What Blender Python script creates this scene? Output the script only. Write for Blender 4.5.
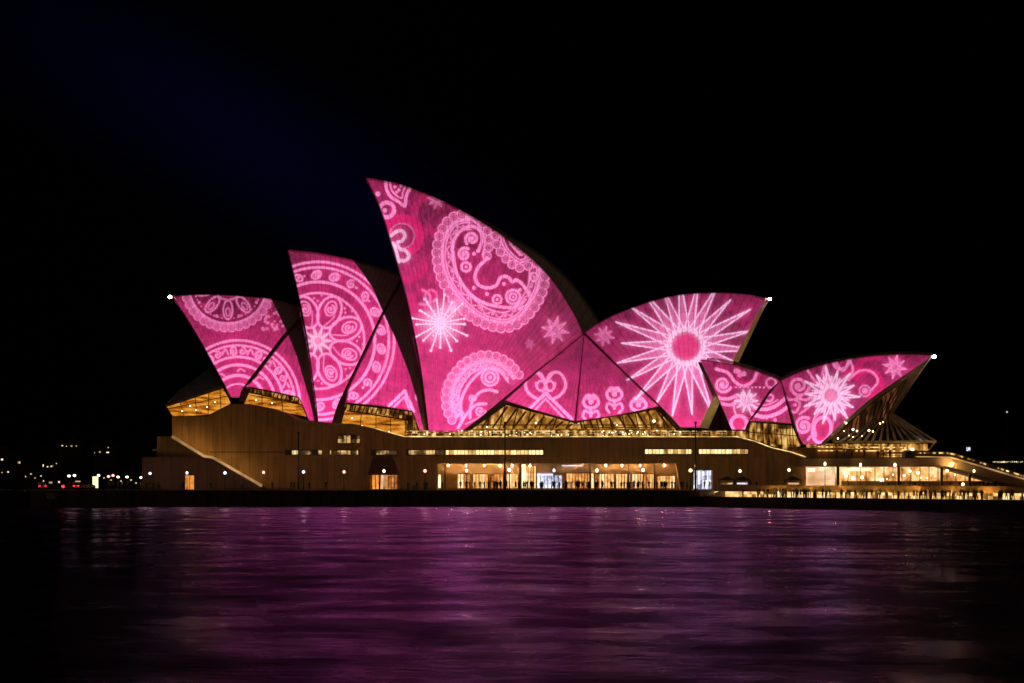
import bpy, bmesh, math, random
import numpy as np
from mathutils import Vector

# ------------------------------------------------------------------ clear
for o in list(bpy.data.objects):
    bpy.data.objects.remove(o, do_unlink=True)
SC = bpy.context.scene
COL = SC.collection
random.seed(7)
R = math.radians

# ------------------------------------------------------------------ camera
CAM_Y, CAM_H, FPX, HPX = -480.0, 5.4, 2342.0, 478.0
cam = bpy.data.cameras.new('camera')
cam.sensor_fit = 'HORIZONTAL'; cam.sensor_width = 36.0
cam.lens = FPX/1024*36; cam.shift_y = (HPX-341.5)/1024
cam.clip_start = 1; cam.clip_end = 20000
camo = bpy.data.objects.new('camera', cam); COL.objects.link(camo)
camo.location = (0, CAM_Y, CAM_H); camo.rotation_euler = (R(90), 0, 0)
SC.camera = camo

# ------------------------------------------------------------------ night sky
W = bpy.data.worlds.new('World'); SC.world = W; W.use_nodes = True
nt = W.node_tree; nt.nodes.clear()
wo = nt.nodes.new('ShaderNodeOutputWorld'); bg = nt.nodes.new('ShaderNodeBackground')
sky = nt.nodes.new('ShaderNodeTexSky'); sky.sky_type = 'NISHITA'; sky.sun_disc = False
sky.sun_elevation = R(-8); sky.sun_rotation = R(150)
tc = nt.nodes.new('ShaderNodeTexCoord')
dotn = nt.nodes.new('ShaderNodeVectorMath'); dotn.operation = 'DOT_PRODUCT'
nt.links.new(tc.outputs['Generated'], dotn.inputs[0]); dotn.inputs[1].default_value = (-.45, 0, -.9)
cr = nt.nodes.new('ShaderNodeValToRGB'); cr.color_ramp.interpolation = 'EASE'
cr.color_ramp.elements[0].position = .0; cr.color_ramp.elements[0].color = (.0001, .0001, .00022, 1)
cr.color_ramp.elements[1].position = 1; cr.color_ramp.elements[1].color = (.0001, .0001, .00022, 1)
e = cr.color_ramp.elements.new(.5); e.color = (.0004, .0006, .0058, 1)
mr = nt.nodes.new('ShaderNodeMapRange'); mr.inputs[1].default_value = -.125; mr.inputs[2].default_value = -.03
nt.links.new(dotn.outputs['Value'], mr.inputs[0]); nt.links.new(mr.outputs[0], cr.inputs[0])
mx = nt.nodes.new('ShaderNodeMix'); mx.data_type = 'RGBA'; mx.blend_type = 'ADD'
mx.inputs[0].default_value = .0006
sx = nt.nodes.new('ShaderNodeSeparateXYZ'); nt.links.new(tc.outputs['Generated'], sx.inputs[0])
fx = nt.nodes.new('ShaderNodeValToRGB'); fx.color_ramp.interpolation = 'EASE'
fx.color_ramp.elements[0].position = 0; fx.color_ramp.elements[0].color = (.25, .25, .25, 1)
fx.color_ramp.elements[1].position = 1; fx.color_ramp.elements[1].color = (.0, .0, .0, 1)
e2 = fx.color_ramp.elements.new(.42); e2.color = (1, 1, 1, 1)
fm = nt.nodes.new('ShaderNodeMapRange'); fm.inputs[1].default_value = -.24; fm.inputs[2].default_value = .06
nt.links.new(sx.outputs[0], fm.inputs[0]); nt.links.new(fm.outputs[0], fx.inputs[0])
mm_ = nt.nodes.new('ShaderNodeMix'); mm_.data_type = 'RGBA'; mm_.blend_type = 'MULTIPLY'; mm_.inputs[0].default_value = 1
nt.links.new(cr.outputs[0], mm_.inputs[6]); nt.links.new(fx.outputs[0], mm_.inputs[7])
nt.links.new(mm_.outputs[2], mx.inputs[6]); nt.links.new(sky.outputs[0], mx.inputs[7])
nt.links.new(mx.outputs[2], bg.inputs[0]); bg.inputs[1].default_value = 1.0
nt.links.new(bg.outputs[0], wo.inputs[0])

# faint warm glow of the city across the cove (the only "sun" of a night picture)
sl = bpy.data.lights.new('city_glow', 'SUN'); sl.energy = .06; sl.angle = R(60); sl.color = (1, .60, .36)
slo = bpy.data.objects.new('city_glow', sl); COL.objects.link(slo)
slo.rotation_euler = Vector((-.55, 1, -.30)).to_track_quat('-Z', 'Y').to_euler()

vs = SC.view_settings
vs.view_transform = 'Standard'; vs.look = 'None'; vs.exposure = 0; vs.gamma = 1; vs.use_curve_mapping = False
SC.cycles.use_denoising = True
SC.cycles.max_bounces = 6
SC.cycles.sample_clamp_indirect = 2
PROJ_POS = Vector((24, -468, 30)); PROJ_STRENGTH = 15.0e6

# ------------------------------------------------------------------ helpers
def P(px, py, Y):
    k = (Y-CAM_Y)/FPX
    return Vector(((px-512)*k, Y, CAM_H+(HPX-py)*k))

ROOTLOC = {}
def tag(o, label=None, cat=None, group=None, kind=None):
    if label: o['label'] = label
    if cat: o['category'] = cat
    if group: o['group'] = group
    if kind: o['kind'] = kind
    return o

def empty(name, loc, label=None, cat=None, group=None, kind=None):
    o = bpy.data.objects.new(name, None); COL.objects.link(o)
    o.location = loc; o.empty_display_size = .2
    ROOTLOC[o.name] = Vector(loc)
    return tag(o, label, cat, group, kind)

def link(name, me, parent=None, loc=None):
    o = bpy.data.objects.new(name, me); COL.objects.link(o)
    if parent: o.parent = parent
    if loc is not None: o.location = loc
    return o

class MB:
    """collects solids into one mesh"""
    def __init__(s): s.v = []; s.f = []; s.m = []; s.uv = None
    def add(s, vs, fs, mi=0):
        b = len(s.v); s.v += [Vector(v) for v in vs]
        for f in fs: s.f.append([b+i for i in f]); s.m.append(mi)
    def box(s, a, b, mi=0):
        x0, y0, z0 = a; x1, y1, z1 = b
        s.add([(x0,y0,z0),(x1,y0,z0),(x1,y1,z0),(x0,y1,z0),(x0,y0,z1),(x1,y0,z1),(x1,y1,z1),(x0,y1,z1)],
              [(0,3,2,1),(4,5,6,7),(0,1,5,4),(1,2,6,5),(2,3,7,6),(3,0,4,7)], mi)
    def bar(s, a, b, w=.1, h=None, mi=0):
        a = Vector(a); b = Vector(b); d = (b-a).normalized()
        up = Vector((0,0,1)) if abs(d.z) < .9 else Vector((1,0,0))
        r = d.cross(up).normalized()*w/2; u = r.cross(d).normalized()*((h or w)/2)
        q = [a-r-u, a+r-u, a+r+u, a-r+u, b-r-u, b+r-u, b+r+u, b-r+u]
        s.add(q, [(0,1,2,3),(7,6,5,4),(0,4,5,1),(1,5,6,2),(2,6,7,3),(3,7,4,0)], mi)
    def cyl(s, c, r0, r1, h, n=10, mi=0):
        c = Vector(c); b = []
        for k in range(n):
            a = 2*math.pi*k/n; b.append(c+Vector((r0*math.cos(a), r0*math.sin(a), 0)))
        for k in range(n):
            a = 2*math.pi*k/n; b.append(c+Vector((r1*math.cos(a), r1*math.sin(a), h)))
        s.add(b, [tuple(range(n))[::-1], tuple(range(n, 2*n))]+[(k, (k+1) % n, n+(k+1) % n, n+k) for k in range(n)], mi)
    def ball(s, c, r, n=10, m=7, mi=0, sz=1):
        c = Vector(c); v = [c+Vector((0,0,-r*sz))]
        for j in range(1, m):
            t = -math.pi/2+math.pi*j/m
            for k in range(n):
                a = 2*math.pi*k/n
                v.append(c+Vector((r*math.cos(t)*math.cos(a), r*math.cos(t)*math.sin(a), r*sz*math.sin(t))))
        v.append(c+Vector((0,0,r*sz))); f = []
        for k in range(n): f.append((0, 1+(k+1) % n, 1+k))
        for j in range(m-2):
            for k in range(n):
                f.append((1+j*n+k, 1+j*n+(k+1) % n, 1+(j+1)*n+(k+1) % n, 1+(j+1)*n+k))
        L = len(v)-1
        for k in range(n): f.append((L, 1+(m-2)*n+k, 1+(m-2)*n+(k+1) % n))
        s.add(v, f, mi)
    def prism(s, poly, Y0, Y1, mi=0, persp=None):
        """polygon given in px at depth Y0 (or persp), pushed back to Y1 in world space"""
        yp = Y0 if persp is None else persp
        pts = [P(x, y, yp) for x, y in poly]
        n = len(pts)
        area = sum(pts[i].x*pts[(i+1) % n].z-pts[(i+1) % n].x*pts[i].z for i in range(n))
        if area < 0: pts = pts[::-1]
        a = [Vector((p.x, Y0, p.z)) for p in pts]; b = [Vector((p.x, Y1, p.z)) for p in pts]
        s.add(a+b, [tuple(range(n)), tuple(range(2*n-1, n-1, -1))]+[(i, n+i, n+(i+1) % n, (i+1) % n) for i in range(n)], mi)
    def build(s, name, mats, parent=None, smooth=False, loc=None):
        me = bpy.data.meshes.new(name)
        off = ROOTLOC[parent.name] if parent and parent.name in ROOTLOC else Vector((0,0,0))
        if loc is not None: off = off+Vector(loc)
        me.from_pydata([tuple(v-off) for v in s.v], [], s.f)
        for m in (mats if isinstance(mats, (list, tuple)) else [mats]): me.materials.append(m)
        me.polygons.foreach_set('material_index', s.m)
        if smooth: me.polygons.foreach_set('use_smooth', [True]*len(s.f))
        me.update()
        o = link(name, me, parent, loc)
        if loc is not None and parent: o.location = Vector(loc)
        if parent is None and loc is not None: o.location = Vector(loc)
        ROOTLOC[o.name] = off
        return o

# ------------------------------------------------------------------ materials (all procedural)
def newmat(name):
    m = bpy.data.materials.new(name); m.use_nodes = True
    n = m.node_tree; b = n.nodes['Principled BSDF']
    return m, n, b

def N(n, t, **kw):
    x = n.nodes.new(t)
    for k, v in kw.items(): setattr(x, k, v)
    return x
def math_(n, op, a, b=0.0, c=None):
    x = N(n, 'ShaderNodeMath', operation=op)
    for i, q in enumerate((a, b) if c is None else (a, b, c)):
        if isinstance(q, (int, float)): x.inputs[i].default_value = q
        else: n.links.new(q, x.inputs[i])
    return x.outputs[0]
def ramp(n, f, stops, interp='LINEAR'):
    r = N(n, 'ShaderNodeValToRGB'); el = r.color_ramp; el.interpolation = interp
    el.elements[0].position = stops[0][0]; el.elements[0].color = (*stops[0][1], 1)
    el.elements[1].position = stops[-1][0]; el.elements[1].color = (*stops[-1][1], 1)
    for p, c in stops[1:-1]: e = el.elements.new(p); e.color = (*c, 1)
    n.links.new(f, r.inputs[0]); return r.outputs[0]

def mat(name, col, rough=.6, var=.25, scale=1.0, metal=0.0, bump=.0):
    m, n, b = newmat(name)
    t = N(n, 'ShaderNodeTexCoord'); z = N(n, 'ShaderNodeTexNoise'); z.inputs['Scale'].default_value = scale; z.inputs['Detail'].default_value = 5
    n.links.new(t.outputs['Object'], z.inputs['Vector'])
    c = ramp(n, z.outputs['Fac'], [(.3, tuple(k*(1-var) for k in col)), (.7, tuple(min(1, k*(1+var)) for k in col))])
    n.links.new(c, b.inputs['Base Color']); b.inputs['Roughness'].default_value = rough; b.inputs['Metallic'].default_value = metal
    if bump:
        bp = N(n, 'ShaderNodeBump'); bp.inputs['Strength'].default_value = bump; bp.inputs['Distance'].default_value = .05
        n.links.new(z.outputs['Fac'], bp.inputs['Height']); n.links.new(bp.outputs[0], b.inputs['Normal'])
    return m

def emat(name, col, strength, var=0.0, scale=2.0):
    m, n, b = newmat(name)
    b.inputs['Base Color'].default_value = (*[k*.5 for k in col], 1); b.inputs['Roughness'].default_value = .4
    b.inputs['Emission Color'].default_value = (*col, 1); b.inputs['Emission Strength'].default_value = strength
    if var:
        t = N(n, 'ShaderNodeTexCoord'); z = N(n, 'ShaderNodeTexNoise'); z.inputs['Scale'].default_value = scale; z.inputs['Detail'].default_value = 3
        n.links.new(t.outputs['Object'], z.inputs['Vector'])
        f = N(n, 'ShaderNodeMapRange'); f.inputs[1].default_value = .35; f.inputs[2].default_value = .65
        f.inputs[3].default_value = strength*(1-var); f.inputs[4].default_value = strength*(1+var)
        n.links.new(z.outputs['Fac'], f.inputs[0]); n.links.new(f.outputs[0], b.inputs['Emission Strength'])
    return m

def panel_mat(name, col, pitch=1.22, axis=0, joint=.35):
    """precast granite slabs: upright joints, every slab its own tone, speckle and rain streaks"""
    m, n, b = newmat(name)
    t = N(n, 'ShaderNodeTexCoord'); s = N(n, 'ShaderNodeSeparateXYZ'); n.links.new(t.outputs['Object'], s.inputs[0])
    x = math_(n, 'DIVIDE', s.outputs[axis], pitch)
    fr = math_(n, 'FRACT', x); fl = math_(n, 'FLOOR', x)
    zf = math_(n, 'FLOOR', math_(n, 'DIVIDE', s.outputs[2], 6.3))
    wn = N(n, 'ShaderNodeTexWhiteNoise', noise_dimensions='2D')
    cx = N(n, 'ShaderNodeCombineXYZ'); n.links.new(fl, cx.inputs[0]); n.links.new(zf, cx.inputs[1]); n.links.new(cx.outputs[0], wn.inputs['Vector'])
    jo = math_(n, 'LESS_THAN', fr, .13)
    ns = N(n, 'ShaderNodeTexNoise'); ns.inputs['Scale'].default_value = .5; ns.inputs['Detail'].default_value = 6
    mp = N(n, 'ShaderNodeMapping'); mp.inputs['Scale'].default_value = (3, 3, .35); n.links.new(t.outputs['Object'], mp.inputs[0]); n.links.new(mp.outputs[0], ns.inputs['Vector'])
    v = math_(n, 'ADD', math_(n, 'MULTIPLY', wn.outputs['Value'], .28), math_(n, 'MULTIPLY', ns.outputs['Fac'], 1.0))
    v = math_(n, 'ADD', v, .3)
    v = math_(n, 'MULTIPLY', v, math_(n, 'SUBTRACT', 1.0, math_(n, 'MULTIPLY', jo, joint)))
    vm = N(n, 'ShaderNodeVectorMath', operation='SCALE'); vm.inputs[0].default_value = col; n.links.new(v, vm.inputs[3])
    n.links.new(vm.outputs[0], b.inputs['Base Color']); b.inputs['Roughness'].default_value = .75
    bp = N(n, 'ShaderNodeBump'); bp.inputs['Strength'].default_value = .6; bp.inputs['Distance'].default_value = .08; bp.invert = True
    n.links.new(jo, bp.inputs['Height']); n.links.new(bp.outputs[0], b.inputs['Normal'])
    return m

def glow_cells(name, cw, ch, stops, strength, seed=0.0, rib=0.0, noise_scale=.9, stretch=(1, 1, 1), cell=.55):
    """lit interior seen through glazing: rooms of different brightness, fittings and gaps"""
    m, n, b = newmat(name)
    t = N(n, 'ShaderNodeTexCoord'); s = N(n, 'ShaderNodeSeparateXYZ'); n.links.new(t.outputs['Object'], s.inputs[0])
    cx = N(n, 'ShaderNodeCombineXYZ')
    n.links.new(math_(n, 'ADD', math_(n, 'FLOOR', math_(n, 'DIVIDE', s.outputs[0], cw)), seed), cx.inputs[0])
    n.links.new(math_(n, 'FLOOR', math_(n, 'DIVIDE', s.outputs[2], ch)), cx.inputs[1])
    wn = N(n, 'ShaderNodeTexWhiteNoise', noise_dimensions='2D'); n.links.new(cx.outputs[0], wn.inputs['Vector'])
    ns = N(n, 'ShaderNodeTexNoise'); ns.inputs['Scale'].default_value = noise_scale; ns.inputs['Detail'].default_value = 4
    mp = N(n, 'ShaderNodeMapping'); mp.inputs['Scale'].default_value = stretch; n.links.new(t.outputs['Object'], mp.inputs[0]); n.links.new(mp.outputs[0], ns.inputs['Vector'])
    v = math_(n, 'ADD', math_(n, 'ADD', math_(n, 'MULTIPLY', wn.outputs['Value'], cell), (.55-cell)/2), math_(n, 'MULTIPLY', math_(n, 'SUBTRACT', ns.outputs['Fac'], .25), .9+(.55-cell)*1.6))
    if rib:
        w = math_(n, 'SINE', math_(n, 'MULTIPLY', math_(n, 'ADD', s.outputs[0], math_(n, 'MULTIPLY', s.outputs[2], .7)), 6.283/rib))
        v = math_(n, 'ADD', v, math_(n, 'MULTIPLY', w, .02))
    c = ramp(n, v, stops)
    b.inputs['Base Color'].default_value = (.05, .03, .02, 1); b.inputs['Roughness'].default_value = .15
    n.links.new(c, b.inputs['Emission Color']); b.inputs['Emission Strength'].default_value = strength
    return m

def tile_mat():
    """white chevron tile lids: meridian joints fanning from the pedestal and cross joints"""
    m, n, b = newmat('shell_tiles')
    u = N(n, 'ShaderNodeUVMap'); s = N(n, 'ShaderNodeSeparateXYZ'); n.links.new(u.outputs[0], s.inputs[0])
    a = math_(n, 'FRACT', s.outputs[0]); c = math_(n, 'FRACT', math_(n, 'ADD', s.outputs[1], math_(n, 'MULTIPLY', math_(n, 'ABSOLUTE', math_(n, 'SUBTRACT', a, .5)), .9)))
    j = math_(n, 'MAXIMUM', math_(n, 'MULTIPLY', math_(n, 'LESS_THAN', a, .11), 1.0), math_(n, 'MULTIPLY', math_(n, 'LESS_THAN', c, .09), .6))
    cx = N(n, 'ShaderNodeCombineXYZ'); n.links.new(math_(n, 'FLOOR', s.outputs[0]), cx.inputs[0]); n.links.new(math_(n, 'FLOOR', s.outputs[1]), cx.inputs[1])
    wn = N(n, 'ShaderNodeTexWhiteNoise', noise_dimensions='2D'); n.links.new(cx.outputs[0], wn.inputs['Vector'])
    v = math_(n, 'ADD', .66, math_(n, 'MULTIPLY', wn.outputs['Value'], .14))
    v = math_(n, 'MULTIPLY', v, math_(n, 'SUBTRACT', 1.0, math_(n, 'MULTIPLY', j, .42)))
    vm = N(n, 'ShaderNodeVectorMath', operation='SCALE'); vm.inputs[0].default_value = (1, .975, .93); n.links.new(v, vm.inputs[3])
    n.links.new(vm.outputs[0], b.inputs['Base Color']); b.inputs['Roughness'].default_value = .42
    return m

M = {}
M['tile'] = tile_mat()
M['concrete'] = mat('ribbed_concrete', (.30, .26, .22), .8, .2, .6, bump=.3)
M['rim'] = mat('concrete_edge', (.46, .40, .32), .7, .2, .8)
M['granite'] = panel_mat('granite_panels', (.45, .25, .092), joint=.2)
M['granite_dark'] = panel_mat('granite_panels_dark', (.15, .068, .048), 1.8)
M['granite_floor'] = mat('granite_paving', (.20, .15, .12), .6, .25, 1.5)
M['seawall'] = panel_mat('seawall_stone', (.10, .07, .06), 2.4)
M['soffit'] = mat('pale_soffit', (.30, .19, .115), .7, .15, .5)
M['bronze'] = mat('bronze_mullion', (.07, .045, .025), .4, .3, 2, .6)
M['bronze_light'] = mat('bronze_rib', (.55, .42, .28), .5, .25, 1)
M['darkmetal'] = mat('dark_metal', (.03, .03, .032), .5, .2, 3, .3)
M['glassdark'] = mat('dark_glass', (.03, .028, .03), .08, .3, .5)
M['wood'] = mat('timber', (.30, .13, .045), .5, .35, 1.5)
M['amber'] = glow_cells('amber_interior', 5.0, 1.1, [(.26, (.03, .008, .001)), (.46, (.22, .06, .004)), (.64, (.66, .195, .010)), (.9, (1.0, .46, .07))], .85, 3, rib=.8, noise_scale=.9, stretch=(.35, 1, 1.9), cell=.2)
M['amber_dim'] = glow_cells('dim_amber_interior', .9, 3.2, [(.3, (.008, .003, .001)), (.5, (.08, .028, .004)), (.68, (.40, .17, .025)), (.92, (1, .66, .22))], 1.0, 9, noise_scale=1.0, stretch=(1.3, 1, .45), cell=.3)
M['amber_mid'] = glow_cells('timber_lit_interior', 1.4, 2.5, [(.25, (.05, .018, .002)), (.55, (.20, .08, .010)), (.75, (.48, .21, .03)), (.95, (.95, .6, .2))], 1.0, 19, noise_scale=.8, stretch=(1, 1, .6), cell=.15)
M['shop'] = glow_cells('shopfront_interior', 1.1, 3.2, [(.1, (.10, .03, .006)), (.4, (.6, .22, .05)), (.65, (.95, .52, .17)), (.92, (1, .86, .55))], 1.25, 5, noise_scale=1.1)
M['bar'] = glow_cells('bar_interior', .6, .7, [(.15, (.06, .02, .004)), (.42, (.42, .16, .035)), (.62, (.92, .43, .11)), (.92, (1, .80, .42))], 1.15, 15, noise_scale=.55, cell=.16)
M['strip'] = glow_cells('strip_window_interior', .9, 5, [(.1, (.12, .05, .015)), (.35, (.6, .32, .09)), (.55, (1, .76, .3)), (.9, (1, .93, .62))], 1.4, 2, noise_scale=.5)
M['strip_dim'] = glow_cells('dim_window_interior', 1.3, 5, [(.3, (.006, .004, .002)), (.52, (.10, .05, .015)), (.68, (.8, .5, .18)), (.9, (1, .85, .5))], 1.1, 12, noise_scale=.5)
M['white_door'] = glow_cells('white_lit_lobby', .5, .9, [(.2, (.12, .12, .2)), (.5, (.6, .62, .8)), (.85, (1, 1, 1))], 1.3, 4, noise_scale=2.0)
M['orange'] = emat('orange_lit_room', (1, .36, .06), .85, .35, 1.4)
M['rail_glow'] = emat('lit_handrail', (1, .58, .22), .34, .5, .35)
M['rail_gold'] = emat('warm_light_strip', (1, .70, .26), .95, .75, .6)
M['globe_w'] = emat('white_globe', (1, .86, .74), 3.2)
M['globe_b'] = emat('cool_globe', (.66, .80, 1), 1.9)
M['globe_r'] = emat('pinkish_globe', (1, .40, .36), 2.4)
M['globe_y'] = emat('warm_globe', (1, .78, .42), 3.2)
M['beacon'] = emat('beacon_lamp', (1, .95, .85), 60)
M['flood'] = emat('flood_lamp', (1, .56, .20), 900)
M['farlamp'] = emat('far_lamp', (.8, .88, 1), .55)
M['bulb'] = emat('interior_bulb', (1, .78, .42), 5)
M['beads'] = glow_cells('row_of_small_lamps', .5, 9, [(.3, (.06, .03, .008)), (.5, (.45, .23, .06)), (.7, (1, .62, .2)), (.95, (1, .88, .55))], 1.3, 41, noise_scale=.6)
M['violet'] = emat('violet_sign_light', (.62, .60, 1), 1.3)
M['pale_panel'] = emat('pale_lit_panel', (1, .57, .30), .85, .2, .5)
M['cream'] = emat('cream_light', (1, .82, .46), 1.5, .6, .45)
M['green_yellow'] = emat('yellow_backlit_sign', (1, .95, .45), 1.5)
M['red'] = emat('red_lamp', (1, .02, .03), 6)
M['red_dim'] = emat('red_tail_lamp', (1, .03, .06), 1.6)
M['city_win'] = glow_cells('city_windows', 2.0, 3.0, [(.3, (.3, .2, .09)), (.6, (.9, .7, .42)), (.9, (1, .95, .85))], 1.5, 1, noise_scale=.2)
M['hill'] = mat('dark_hill', (.02, .025, .018), .9, .4, .02)
M['cityblock'] = mat('far_render_wall', (.06, .055, .05), .9, .3, .1)
M['leaf'] = mat('foliage', (.05, .065, .025), .8, .5, .4)
M['bark'] = mat('bark', (.06, .045, .03), .9, .3, 2)
M['grey'] = mat('grey_board', (.35, .35, .38), .6, .1)
M['paint_car'] = mat('car_paint', (.10, .02, .03), .3, .1)
M['paint_white'] = mat('white_paint', (.75, .73, .70), .4, .08)
M['tyre'] = mat('tyre', (.02, .02, .02), .8, .1)
M['umbrella'] = mat('umbrella_cloth', (.18, .14, .11), .9, .2)
def cloth(n_, c): return mat(n_, c, .85, .25, 6)

# ------------------------------------------------------------------ curve tools (px space)
def resample(pts, n, smooth=True):
    p = np.array(pts, float)
    if smooth and len(p) > 2:
        out = []
        q = np.vstack([2*p[0]-p[1], p, 2*p[-1]-p[-2]])
        for i in range(1, len(q)-2):
            t = np.linspace(0, 1, 16, endpoint=False)[:, None]
            a, b, c, d = q[i-1], q[i], q[i+1], q[i+2]
            out.append(.5*((2*b)+(-a+c)*t+(2*a-5*b+4*c-d)*t**2+(-a+3*b-3*c+d)*t**3))
        out.append(p[-1:]); p = np.vstack(out)
    L = np.r_[0, np.cumsum(np.linalg.norm(np.diff(p, axis=0), axis=1))]
    u = np.linspace(0, L[-1], n)
    return np.stack([np.interp(u, L, p[:, 0]), np.interp(u, L, p[:, 1])], 1)

PATCHES = []      # (pixel grid, world grid, boundary of the drawn shadow) of every shell face the projector is mapped on
def coons(top, bot, left, right, ns, ntt, s_top=True, s_bot=False, s_l=True, s_r=True):
    """px grid [t, s]: t runs down from the ridge, s from the left edge to the right"""
    T = resample(top, ns, s_top) if len(top) > 1 else np.repeat(np.array(top, float), ns, 0)
    B = resample(bot, ns, s_bot); Lf = resample(left, ntt, s_l); Rt = resample(right, ntt, s_r)
    s = np.linspace(0, 1, ns)[None, :, None]; t = np.linspace(0, 1, ntt)[:, None, None]
    c = (1-t)*T[None]+t*B[None]+(1-s)*Lf[:, None]+s*Rt[:, None]
    c -= (1-t)*(1-s)*T[0]+(1-t)*s*T[-1]+t*(1-s)*B[0]+t*s*B[-1]
    return c

def shell_face(parent, name, top, bot, left, right, Ytop, YbL, YbR, power=1.75, ns=56, ntt=64, thick=.9,
               mapped=True, mask=None, tiles=(22, 30), mirror=None, slide='main', **kw):
    g = coons(top, bot, left, right, ns, ntt, **kw)
    s = np.linspace(0, 1, ns)[None, :]; t = np.linspace(0, 1, ntt)[:, None]
    prof = 1-(1-t)**power
    Yb = YbL+(YbR-YbL)*s
    Yt = Ytop if np.isscalar(Ytop) else Ytop[0]+(Ytop[1]-Ytop[0])*s
    Y = Yt+(Yb-Yt)*prof
    k = (Y-CAM_Y)/FPX
    X = (g[..., 0]-512)*k; Z = CAM_H+(HPX-g[..., 1])*k
    w = np.stack([X, np.broadcast_to(Y, X.shape), Z], -1)
    if mirror is not None: w = w.copy(); w[..., 1] = 2*mirror-w[..., 1]
    elif mapped: PATCHES.append((g, w, mask, slide))
    dt = np.gradient(w, axis=0); ds = np.gradient(w, axis=1)
    nrm = np.cross(dt, ds); L = np.linalg.norm(nrm, axis=-1, keepdims=True); nrm = nrm/np.maximum(L, 1e-6)
    outward = -1 if mirror is None else 1
    flip = np.sign((nrm[..., 1]*outward).mean()) or 1
    nrm = nrm*flip
    inner = w-nrm*thick
    vs = np.vstack([w.reshape(-1, 3), inner.reshape(-1, 3)])
    NV = ns*ntt; fs = []; mi = []; uvs = []
    def q(a, b, c, d, m_):
        fs.append((a, b, c, d) if fl else (d, c, b, a)); mi.append(m_)
    fl = False
    # winding: find which order gives the outward normal
    a0, b0, c0 = w[ntt//2, ns//2], w[ntt//2+1, ns//2], w[ntt//2, ns//2+1]
    fl = bool(np.dot(np.cross(b0-a0, c0-a0), nrm[ntt//2, ns//2]) > 0)
    for i in range(ntt-1):
        for j in range(ns-1):
            v = i*ns+j
            q(v, v+ns, v+ns+1, v+1, 0)
            q(NV+v, NV+v+1, NV+v+ns+1, NV+v+ns, 1)
    for j in range(ns-1):
        q(j, j+1, NV+j+1, NV+j, 1); v = (ntt-1)*ns+j; q(v, NV+v, NV+v+1, v+1, 1)
    for i in range(ntt-1):
        v = i*ns; q(v, NV+v, NV+v+ns, v+ns, 2); v = i*ns+ns-1; q(v, v+ns, NV+v+ns, NV+v, 2)
    off = ROOTLOC[parent.name]
    me = bpy.data.meshes.new(name)
    me.from_pydata([tuple(x) for x in (vs-np.array(off))], [], fs)
    for m in (M['tile'], M['concrete'], M['rim']): me.materials.append(m)
    me.polygons.foreach_set('material_index', mi)
    me.polygons.foreach_set('use_smooth', [x < 2 for x in mi])
    uvl = me.uv_layers.new(name='UVMap')
    vi = np.zeros(len(me.loops), np.int32); me.loops.foreach_get('vertex_index', vi)
    ii = (vi % NV)//ns; jj = (vi % NV) % ns
    uv = np.stack([jj/(ns-1)*tiles[0], ii/(ntt-1)*tiles[1]], 1).astype(np.float32)
    uvl.data.foreach_set('uv', uv.ravel()); me.update()
    return link(name, me, parent)

# ------------------------------------------------------------------ the setting
def flat(name, pts, z, m):
    me = bpy.data.meshes.new(name); me.from_pydata([(x, y, z) for x, y in pts], [], [tuple(range(len(pts)))])
    me.materials.append(m); me.update(); o = link(name, me); tag(o, kind='structure'); return o

def water_mat():
    m, n, b = newmat('night_water')
    t = N(n, 'ShaderNodeTexCoord')
    def noise(sc, det, vec=(1, 1, 1)):
        mp = N(n, 'ShaderNodeMapping'); mp.inputs['Scale'].default_value = vec
        n.links.new(t.outputs['Object'], mp.inputs[0])
        z = N(n, 'ShaderNodeTexNoise'); z.inputs['Scale'].default_value = sc; z.inputs['Detail'].default_value = det; z.inputs['Roughness'].default_value = .62
        n.links.new(mp.outputs[0], z.inputs['Vector']); return z.outputs['Fac']
    a = noise(.10, 8, (.75, 1, 1)); pt = noise(.10, 9, (1.5, 1, 1)); p2 = noise(.016, 3, (1.6, 1, 1)); c = noise(.45, 6, (.6, 1, 1)); d = noise(1.7, 4, (.6, 1, 1))
    h = math_(n, 'ADD', math_(n, 'MULTIPLY', d, .6), math_(n, 'ADD', math_(n, 'MULTIPLY', a, 3.2), math_(n, 'MULTIPLY', c, .6)))
    bp = N(n, 'ShaderNodeBump'); bp.inputs['Strength'].default_value = .55; bp.inputs['Distance'].default_value = 1.0
    n.links.new(h, bp.inputs['Height'])
    n.nodes.remove(b)
    gl = N(n, 'ShaderNodeBsdfAnisotropic'); gl.inputs['Color'].default_value = (.62, .50, .95, 1)
    n.links.new(math_(n, 'MAXIMUM', .17, math_(n, 'ADD', .28, math_(n, 'ADD', math_(n, 'MULTIPLY', math_(n, 'SUBTRACT', pt, .5), .95), math_(n, 'MULTIPLY', math_(n, 'SUBTRACT', p2, .5), .35)))), gl.inputs['Roughness'])
    df = N(n, 'ShaderNodeBsdfDiffuse'); df.inputs['Color'].default_value = (.0008, .0008, .0016, 1)
    fr = N(n, 'ShaderNodeFresnel'); fr.inputs['IOR'].default_value = 1.33
    n.links.new(bp.outputs[0], gl.inputs['Normal'])
    ms = N(n, 'ShaderNodeMixShader'); n.links.new(fr.outputs[0], ms.inputs[0]); n.links.new(df.outputs[0], ms.inputs[1]); n.links.new(gl.outputs[0], ms.inputs[2])
    n.links.new(ms.outputs[0], n.nodes['Material Output'].inputs['Surface'])
    return m
M['water'] = water_mat()
flat('water', [(-6000, -700), (6000, -700), (6000, 9000), (-6000, 9000)], 0, M['water'])

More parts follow.
